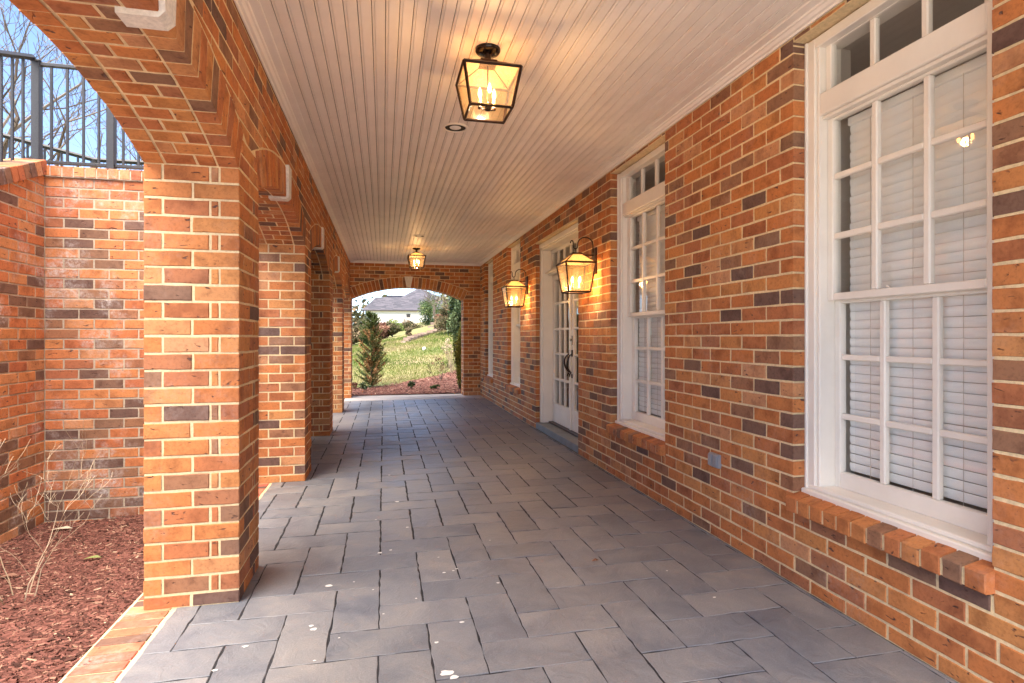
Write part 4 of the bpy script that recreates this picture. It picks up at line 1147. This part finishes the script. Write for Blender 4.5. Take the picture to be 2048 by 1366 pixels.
# grass blades
rgn=np.random.RandomState(8); n=60000
x=rgn.uniform(-5,6,n); y=12.8+rgn.rand(n)**1.5*17; keep=y>np.array([medge(a) for a in x])-.05; x=x[keep];y=y[keep]; n=len(x)
z=np.array([g_(a,b) for a,b in zip(x,y)]); hh=rgn.uniform(.025,.065,n)*(1+ (y-12.8)*.05); an=rgn.uniform(0,6.28,n); w=.006*(1+(y-12.8)*.12)
lean=rgn.normal(0,.02,(n,2))
V=np.stack([np.stack([x-np.cos(an)*w,y-np.sin(an)*w,z],1),np.stack([x+np.cos(an)*w,y+np.sin(an)*w,z],1),np.stack([x+lean[:,0],y+lean[:,1],z+hh],1)],1).reshape(-1,3)
me=bpy.data.meshes.new('grass'); me.from_pydata(V.tolist(),[],[(3*i,3*i+1,3*i+2) for i in range(n)])
tn=np.clip(.45+.28*np.sin(x*.9+1.3)*np.sin(y*.55+.5)+.18*np.sin(y*1.9+x)+rgn.normal(0,.16,n),0,1)
at=me.attributes.new('tone','FLOAT','POINT'); at.data.foreach_set('value',np.repeat(tn,3).astype(np.float32)); me.materials.append(M['blade'])
o=bpy.data.objects.new('grass',me); C.objects.link(o); tag(o,'short patchy green and straw coloured grass on the sloping lawn','grass',kind='stuff')

def crown(c,rx,ry,rz,n,ls,seed,clumps=14,shape='ball',tone=(.5,.25)):
    """leaf faces in clumps through an uneven volume"""
    rgn=np.random.RandomState(seed); mb=MB(); cl=[]
    for k in range(clumps):
        while True:
            q=rgn.uniform(-1,1,3)
            if np.linalg.norm(q)<1: break
        q=q*(.55+.45*rgn.rand()); cl.append((q,rgn.uniform(.22,.45),rgn.normal(0,.16)))
    k=rgn.randint(0,clumps,n); q=np.array([cl[i][0] for i in k]); s=np.array([cl[i][1] for i in k]); tt=np.array([cl[i][2] for i in k])
    d=rgn.normal(0,1,(n,3)); d/=np.linalg.norm(d,axis=1)[:,None]; P=q+d*(s*rgn.rand(n)**.45)[:,None]
    if shape=='cone': 
        f=1.02-(P[:,2]+1)*.44; P[:,0]*=f;P[:,1]*=f
    if shape=='col':
        f=np.clip(1.1-np.abs(P[:,2])**3,.15,1); P[:,0]*=f;P[:,1]*=f
    P=P*np.array([rx,ry,rz])+np.array(c)
    a=rgn.normal(0,1,(n,3)); a/=np.linalg.norm(a,axis=1)[:,None]; b=np.cross(a,rgn.normal(0,1,(n,3))); b/=np.linalg.norm(b,axis=1)[:,None]
    l=ls*rgn.uniform(.6,1.4,n)[:,None]
    V=np.stack([P-a*l*.5,P+b*l*.28,P+a*l*.5,P-b*l*.28],1).reshape(-1,3)
    mb.v=V.tolist(); mb.f=[(4*i,4*i+1,4*i+2,4*i+3) for i in range(n)]; mb.t=np.repeat(np.clip(rgn.normal(tone[0],tone[1],n)+tt,0,1),4).tolist()
    return mb
def tree(name,x,y,rx,rz,zc,mat,n,ls,seed,label,cat='tree',group=None,bark='bark',tr=None,shape='ball',clumps=16,tone=(.5,.22),ry=None):
    gz=g_(x,y); t=thing(name,label,cat,(x,y,gz),group=group)
    crown((x,y,zc),rx,ry or rx,rz,n,ls,seed,clumps,shape,tone).build('crown',M[mat],t,loc=(x,y,zc))
    rg=random.Random(seed); mb=MB(); r=tr or rx*.06
    mb.tube([(x,y,gz-.1),(x+rg.gauss(0,r),y,gz+(zc-gz)*.5),(x,y,zc)],[r,r*.8,r*.5],8,.5)
    for k in range(5):
        a=rg.uniform(0,6.28); z_=gz+(zc-gz)*rg.uniform(.5,1); mb.tube([(x,y,z_),(x+math.cos(a)*rx*.35,y+math.sin(a)*rx*.35,z_+rz*.25),(x+math.cos(a)*rx*.7,y+math.sin(a)*rx*.7,z_+rz*.6)],[r*.5,r*.35,r*.12],5,rg.random())
    mb.build('trunk',M[bark],t,loc=(x,y,gz)); return t

# young conifer, half browned
t=thing('young_conifer','young loose conifer with browning needles standing left in the end arch','tree',(-.27,13.5,g_(-.27,13.5)))
rg=random.Random(21); bx,by=-.27,13.5; bz=g_(bx,by); mb=MB(); mb.tube([(bx,by,bz-.05),(bx+.02,by,bz+.8),(bx+.01,by,bz+1.74)],[.028,.018,.004],7,.4); mb.build('trunk',M['bark'],t,loc=(bx,by,bz))
mbb=MB(); nv=[];nf=[];ntn=[]
for k in range(230):
    f=rg.random()**.9; z0_=bz+.03+f*1.62; a=rg.uniform(0,6.28); Lb=(.47*(1-f)**.40+.05)*rg.uniform(.55,1.1)*(.8 if f<.1 else 1)
    d=Vector((math.cos(a),math.sin(a),.35+.5*f)).normalized(); p=Vector((bx,by,z0_)); pts=[p]
    for i in range(4): d=(d+Vector((rg.gauss(0,.08),rg.gauss(0,.08),.10))).normalized(); pts.append(pts[-1]+d*Lb/4)
    mbb.tube(pts,[.005,.004,.003,.002,.001],3,rg.random(),caps=False)
    brown=rg.gauss(.62,.2) if (f<.75 and rg.random()<.6) else rg.gauss(.22,.12)
    for j in range(85):
        q=.12+.88*rg.random(); i=q*4; i0=min(int(i),3); c=pts[i0].lerp(pts[i0+1],i-i0)
        nd=(d*.7+Vector((rg.gauss(0,.55),rg.gauss(0,.55),rg.gauss(.1,.5)))).normalized(); l=rg.uniform(.03,.075); s=nd.cross(Vector((rg.gauss(0,1),rg.gauss(0,1),rg.gauss(0,1)))).normalized()*.0075
        o_=len(nv); nv+=[tuple(c-s),tuple(c+s),tuple(c+nd*l)]; nf.append((o_,o_+1,o_+2)); ntn+=[min(1,max(0,brown+rg.gauss(0,.1)))]*3
mbb.build('branches',M['bark'],t,loc=(bx,by,bz)); mb=MB(); mb.v=nv;mb.f=nf;mb.t=ntn; mb.build('needles',M['needle'],t,loc=(bx,by,bz))

def smallshrub(x,y,r,h,mat,seed,label,n=500,ls=.035):
    gz=g_(x,y)+.03; t=thing('small_shrub',label,'shrub',(x,y,gz),group='low shrubs in the mulch bed outside the arch')
    crown((x,y,gz+h*.55),r,r,h*.6,n,ls,seed,9).build('foliage',M[mat],t,loc=(x,y,gz))
    mb=MB(); 
    for k in range(4): mb.tube([(x,y,gz-.03),(x+.4*r*math.cos(k*1.6),y+.4*r*math.sin(k*1.6),gz+h*.6)],[.006,.003],4,.4)
    mb.build('stems',M['bark'],t,loc=(x,y,gz))
smallshrub(-.40,12.95,.17,.17,'leaf_holly',31,'low grey green shrub at the foot of the browning conifer')
smallshrub(.60,12.95,.095,.20,'leaf_holly',32,'small rounded dark green shrub in the middle of the mulch')
smallshrub(1.10,12.85,.13,.10,'leaf_green',33,'flat spreading green shrub right of the rounded one')
smallshrub(-.62,13.2,.10,.15,'leaf_red',34,'small russet shrub left of the conifer')
tree('arborvitae',1.67,12.72,.16,.80,.80,'leaf_arb',7000,.035,41,'slim yellow green arborvitae against the right side of the end arch','shrub',shape='col',clumps=40,tr=.02)
tree('holly_tree',2.28,17.0,.52,1.0,1.75,'leaf_holly',9000,.075,42,'dense dark glossy holly tree at the right in the end arch',clumps=34,tone=(.5,.28))
# bare twiggy shrub and dried hydrangea
t=thing('twiggy_shrub','small bare multi-stemmed shrub in the mulch right of centre','shrub',(1.37,14,g_(1.37,14)))
rg=random.Random(77); mb=MB()
for k in range(5): branches(mb,(1.37,14,g_(1.37,14)-.02),(rg.gauss(0,.3),rg.gauss(0,.3),1),.24,.008,4,rg,.6,.18,2,3,4,.75,.0022)
mb.build('stems',M['bark'],t,loc=(1.37,14,g_(1.37,14)))
crown((1.36,14,g_(1.37,14)+.42),.30,.30,.2,260,.03,78,12).build('leaves',M['leaf_red'],t,loc=(1.37,14,.5))
for (hx,hy,sd,lb) in ((1.78,15.2,5,'hydrangea with dried cream flower heads below the holly'),(2.2,15.0,6,'taller hydrangea with dried cream heads beside the arborvitae')):
    gz=g_(hx,hy); t=thing('dried_hydrangea',lb,'shrub',(hx,hy,gz),group='dried hydrangeas'); rg=random.Random(sd); mb=MB(); fl=MB()
    for k in range(14):
        a=rg.uniform(0,6.28); L_=rg.uniform(.5,.95); e=Vector((hx+math.cos(a)*.32*rg.random(),hy+math.sin(a)*.3*rg.random(),gz+L_)); mb.tube([(hx,hy,gz-.02),((hx+e.x)/2+.02,(hy+e.y)/2,gz+L_*.5),tuple(e)],[.006,.005,.003],4,.8)
        for j in range(46):
            d=Vector((rg.gauss(0,1),rg.gauss(0,1),rg.gauss(0,1))).normalized()*.07*rg.random()**.4; c=e+d; s=.014
            u=Vector((rg.gauss(0,1),rg.gauss(0,1),rg.gauss(0,1))).normalized()*s; v=u.cross(d).normalized()*s
            fl.add([tuple(c-u),tuple(c+v),tuple(c+u),tuple(c-v)],[(0,1,2,3)],rg.random())
    mb.build('stems',M['bark_pale'],t,loc=(hx,hy,gz)); fl.build('flower_heads',M['dry'],t,loc=(hx,hy,gz))

# ---- low block walls on the slope
def blockwall(pts,h,label,th=.35,bl=.42):
    c=pts[0]; t=thing('block_wall',label,'wall',(c[0],c[1],g_(*c)),group='low block walls on the slope',kind='thing'); lst=[]
    for (a,b) in zip(pts,pts[1:]):
        a=Vector((*a,0));b=Vector((*b,0)); L_=(b-a).length; d=(b-a)/L_; nn=Vector((d.y,-d.x,0)); n=max(1,int(L_/bl)); nr=max(2,int(round(h/.14)))
        for r in range(nr):
            for i in range(n):
                u0=(i+(r%2)*.5)*bl; u1=min(u0+bl*.96,L_); 
                if u1-u0<.05: continue
                m=a+d*(u0+u1)/2; z=g_(m.x,m.y)-.1+r*(h+.1)/nr
                fr=Fr((a.x,a.y,0),d,(0,0,1),nn); lst.append(brick(fr,rect(u0,u1,z,z+(h+.1)/nr*.94),th,ch=.012,jit=.006))
    emit_bricks(t,lst,M['block'],300,name='block',minpx=8,stuff='blockwork')
blockwall([(.75,26),(1.1,25.95),(2.3,28.5),(3.6,30.5)],.16,'low brown block wall with a square end stepping up the lawn')
blockwall([(2.7,33),(4.2,34),(7,35)],.22,'upper dark block wall higher on the slope')
# ground light / small stone on the lawn
mb=MB(); mb.lathe((1.52,22,g_(1.52,22)),[(.0,.14),(.06,.12),(.08,.05),(.075,-.02)],10); tag(mb.build('garden_stone',M['stone'],None,smooth=True,loc=(1.52,22,g_(1.52,22))),'small pale stone standing alone on the lawn','stone')

# ---- shrubs and trees of the middle distance
far='garden trees on the slope beyond the lawn'
tree('round_hedge',1.28,29.5,.30,.28,g_(1.28,29.5)+.32,'leaf_olive',1800,.06,51,'clipped olive hedge ball behind the end of the block wall','shrub',tone=(.72,.2))
spec=[(-3.1,31.5,.9,.5,1.0,'leaf_olive','low brown olive brush at the far left edge of the lawn'),(-2.0,31,.8,.55,1.25,'leaf_olive','brown olive brush left behind the conifer'),(-1.05,31.5,.75,.6,1.45,'leaf_olive','taller brown olive brush right behind the conifer top'),(-.2,32,.7,.5,1.55,'leaf_red','russet twiggy brush beside the birch'),(.5,32,.55,.5,1.65,'leaf_olive','olive brush between birch and clipped hedge'),(-3.2,38,1.6,.7,1.1,'leaf_olive','wide olive thicket at the far left'),(-1.6,40,1.3,.8,1.2,'leaf_green','dark green bush behind the conifer'),(-.6,41,1.1,.7,1.5,'leaf_olive','olive bush under the left end of the white house wall'),(.6,42,1.2,.75,1.7,'leaf_light','pale feathery bush before the white house wall'),(1.9,43,1.0,.7,1.9,'leaf_olive','olive bush just left of the evergreen'),(3.5,44,1.35,1.75,3.2,'leaf_green','broad evergreen covering the right end of the white wall'),(5.4,46,1.5,1.5,3.6,'leaf_olive','reddish olive tree right of the broad evergreen'),(6.6,52,2.3,2.0,5.0,'leaf_light','tall light green tree at the upper right of the arch'),(4.1,38,.8,.55,2.5,'leaf_red','russet bush behind the upper block wall'),(8.2,46,2.2,2.0,4.2,'leaf_green','dark tree at the right behind the holly'),(-5.5,42,2.0,1.1,1.4,'leaf_green','dark bush at the extreme left of the arch'),(3.2,27.5,.8,.8,2.1,'leaf_olive','greyish olive bush left of the holly')]
for i,(x,y,rx,rz,zc,mt,lb) in enumerate(spec):
    tree('garden_bush' if rz<1.2 else 'garden_tree',x,y,rx,rz,zc,mt,4200,.12,60+i,lb,'bush' if rz<1.2 else 'tree',group=far,clumps=24,tone=(.55,.25))
# birch with pale stems
t=thing('birch_tree','slender birch with pale trunks before the white house wall','tree',(-.25,33,g_(0,33))); rg=random.Random(5); mb=MB()
for k in range(3): branches(mb,(-.25+.1*k,33,g_(0,33)),(rg.gauss(0,.12),0,1),.7,.03,3,rg,.3,.2,2,3,5,.6,.006)
mb.build('trunk',M['birch'],t,loc=(-.25,33,g_(0,33)))
def bare_far(x,y,h,seed,label,r=.05):
    gz=g_(x,y); t=thing('bare_garden_tree',label,'tree',(x,y,gz),group='bare trees beyond the lawn'); rg=random.Random(seed); mb=MB()
    mb.tube([(x,y,gz-.1),(x,y,gz+h*.35)],[r,r*.8],6,.5); mb.build('trunk',M['bark'],t,loc=(x,y,gz)); mb=MB()
    for k in range(5): branches(mb,(x,y,gz+h*(.3+.03*k)),(rg.gauss(0,.5),rg.gauss(0,.5),1),h*.28,r*.6,4,rg,.6,.12,2,3,4,.75,.007)
    mb.build('branches',M['bark'],t,loc=(x,y,gz))
bare_far(2.55,29.5,2.3,91,'small bare tree on the slope before the broad evergreen',.03)
bare_far(-3.4,46,5.5,92,'bare tree against the sky at the left of the arch',.10)
bare_far(-4.6,50,6.5,93,'taller bare tree at the extreme left of the arch',.12)
bare_far(6.2,60,6.5,94,'bare tree rising right of the slate roof',.10)

# ---- the house on the hill
hx0,hx1=-2.6,6.0; hy=88; gz=2.2; ez_=5.35
hs=thing('white_house','white house with a grey slate hipped roof on the hill','house',(3,hy,gz))
def HP(name,mb,m,p=hs,**k): return mb.build(name,m,p,loc=(3,hy,gz),**k)
mb=MB(); mb.box((hx0,hy,gz-1.5),(hx1+8,hy+9,ez_)); HP('wall',mb,M['stucco'])
def roofslab(name,q):
    """shingled slope: courses as real steps; q = eave-left, eave-right, ridge-right, ridge-left"""
    a,b,c,d=[Vector(v) for v in q]; mb=MB(); n=14; nrm=(b-a).cross(d-a).normalized()
    if nrm.z<0:nrm=-nrm
    for i in range(n):
        f0,f1=i/n,(i+1)/n; p0=a.lerp(d,f0);p1=b.lerp(c,f0);p2=b.lerp(c,f1);p3=a.lerp(d,f1); m=max(1,int((p1-p0).length/.6))
        for k in range(m):
            g0,g1=k/m,(k+1)/m; e=nrm*.05
            q0=p0.lerp(p1,g0)+e;q1=p0.lerp(p1,g1)+e;q2=p3.lerp(p2,g1);q3=p3.lerp(p2,g0)
            mb.add([tuple(v) for v in (q0,q1,q2,q3,q0-e,q1-e)],[(0,1,2,3),(0,4,5,1)],R.random())
    o=HP(name,mb,M['roof'],kind='stuff'); return o
o_=.45; E=ez_-.05
A=(hx0-o_,hy-o_,E);B=(hx1+4,hy-o_,E);Cc=(hx1+4,hy+3.2,7.45);Dd=(hx0+1.5,hy+3.2,7.45)
roofslab('roof_slope',(A,B,Cc,Dd)); roofslab('roof_slope',(( hx0-o_,hy+7,E),A,Dd,Dd))
roofslab('roof_slope',((hx0+1.5+1.2,hy+5,7.3),(hx1,hy+5,7.3),(hx1,hy+7,8.0),(hx0+3.2,hy+7,8.0)))
# main pyramid behind
px,pz=5.6,9.3
roofslab('roof_slope',((1.3,hy+2,6.6),(11.0,hy+2,6.6),(px+.2,hy+7,pz),(px,hy+7,pz)))
roofslab('roof_slope',((1.3,hy+12,6.6),(1.3,hy+2,6.6),(px,hy+7,pz),(px,hy+7,pz)))
roofslab('roof_slope',((11.,hy+2,6.6),(11.0,hy+12,6.6),(px+.2,hy+7,pz),(px+.2,hy+7,pz)))
mb=MB(); mb.box((hx0-o_-.05,hy-o_-.12,E-.16),(hx1+4,hy-o_,E+.02)); mb.box((hx0-o_-.1,hy-o_-.1,E-.16),(hx0-o_,hy+7,E+.02)); HP('gutter',mb,M['trimdark'])
mb=MB(); mb.tube([(hx0+.02,hy-.15,E-.1),(hx0+.02,hy-.15,gz)],.09,8); HP('downpipe',mb,M['trimdark'])
mb=MB(); mb.box((3.4,hy-.03,4.2),(4.0,hy+.05,4.75)); w_=HP('window',mb,M['trimdark'])
mb=MB(); mb.box((3.34,hy-.06,4.14),(4.06,hy-.031,4.2)); HP('sill',mb,M['white'],w_)
# distant tree line
mb=crown((20,150,5),90,8,6,9000,1.4,5,80,tone=(.45,.25)); tag(mb.build('treeline',M['leaf_olive'],None,loc=(20,150,3)),'far woods along the horizon reading as one mass','trees',kind='stuff')
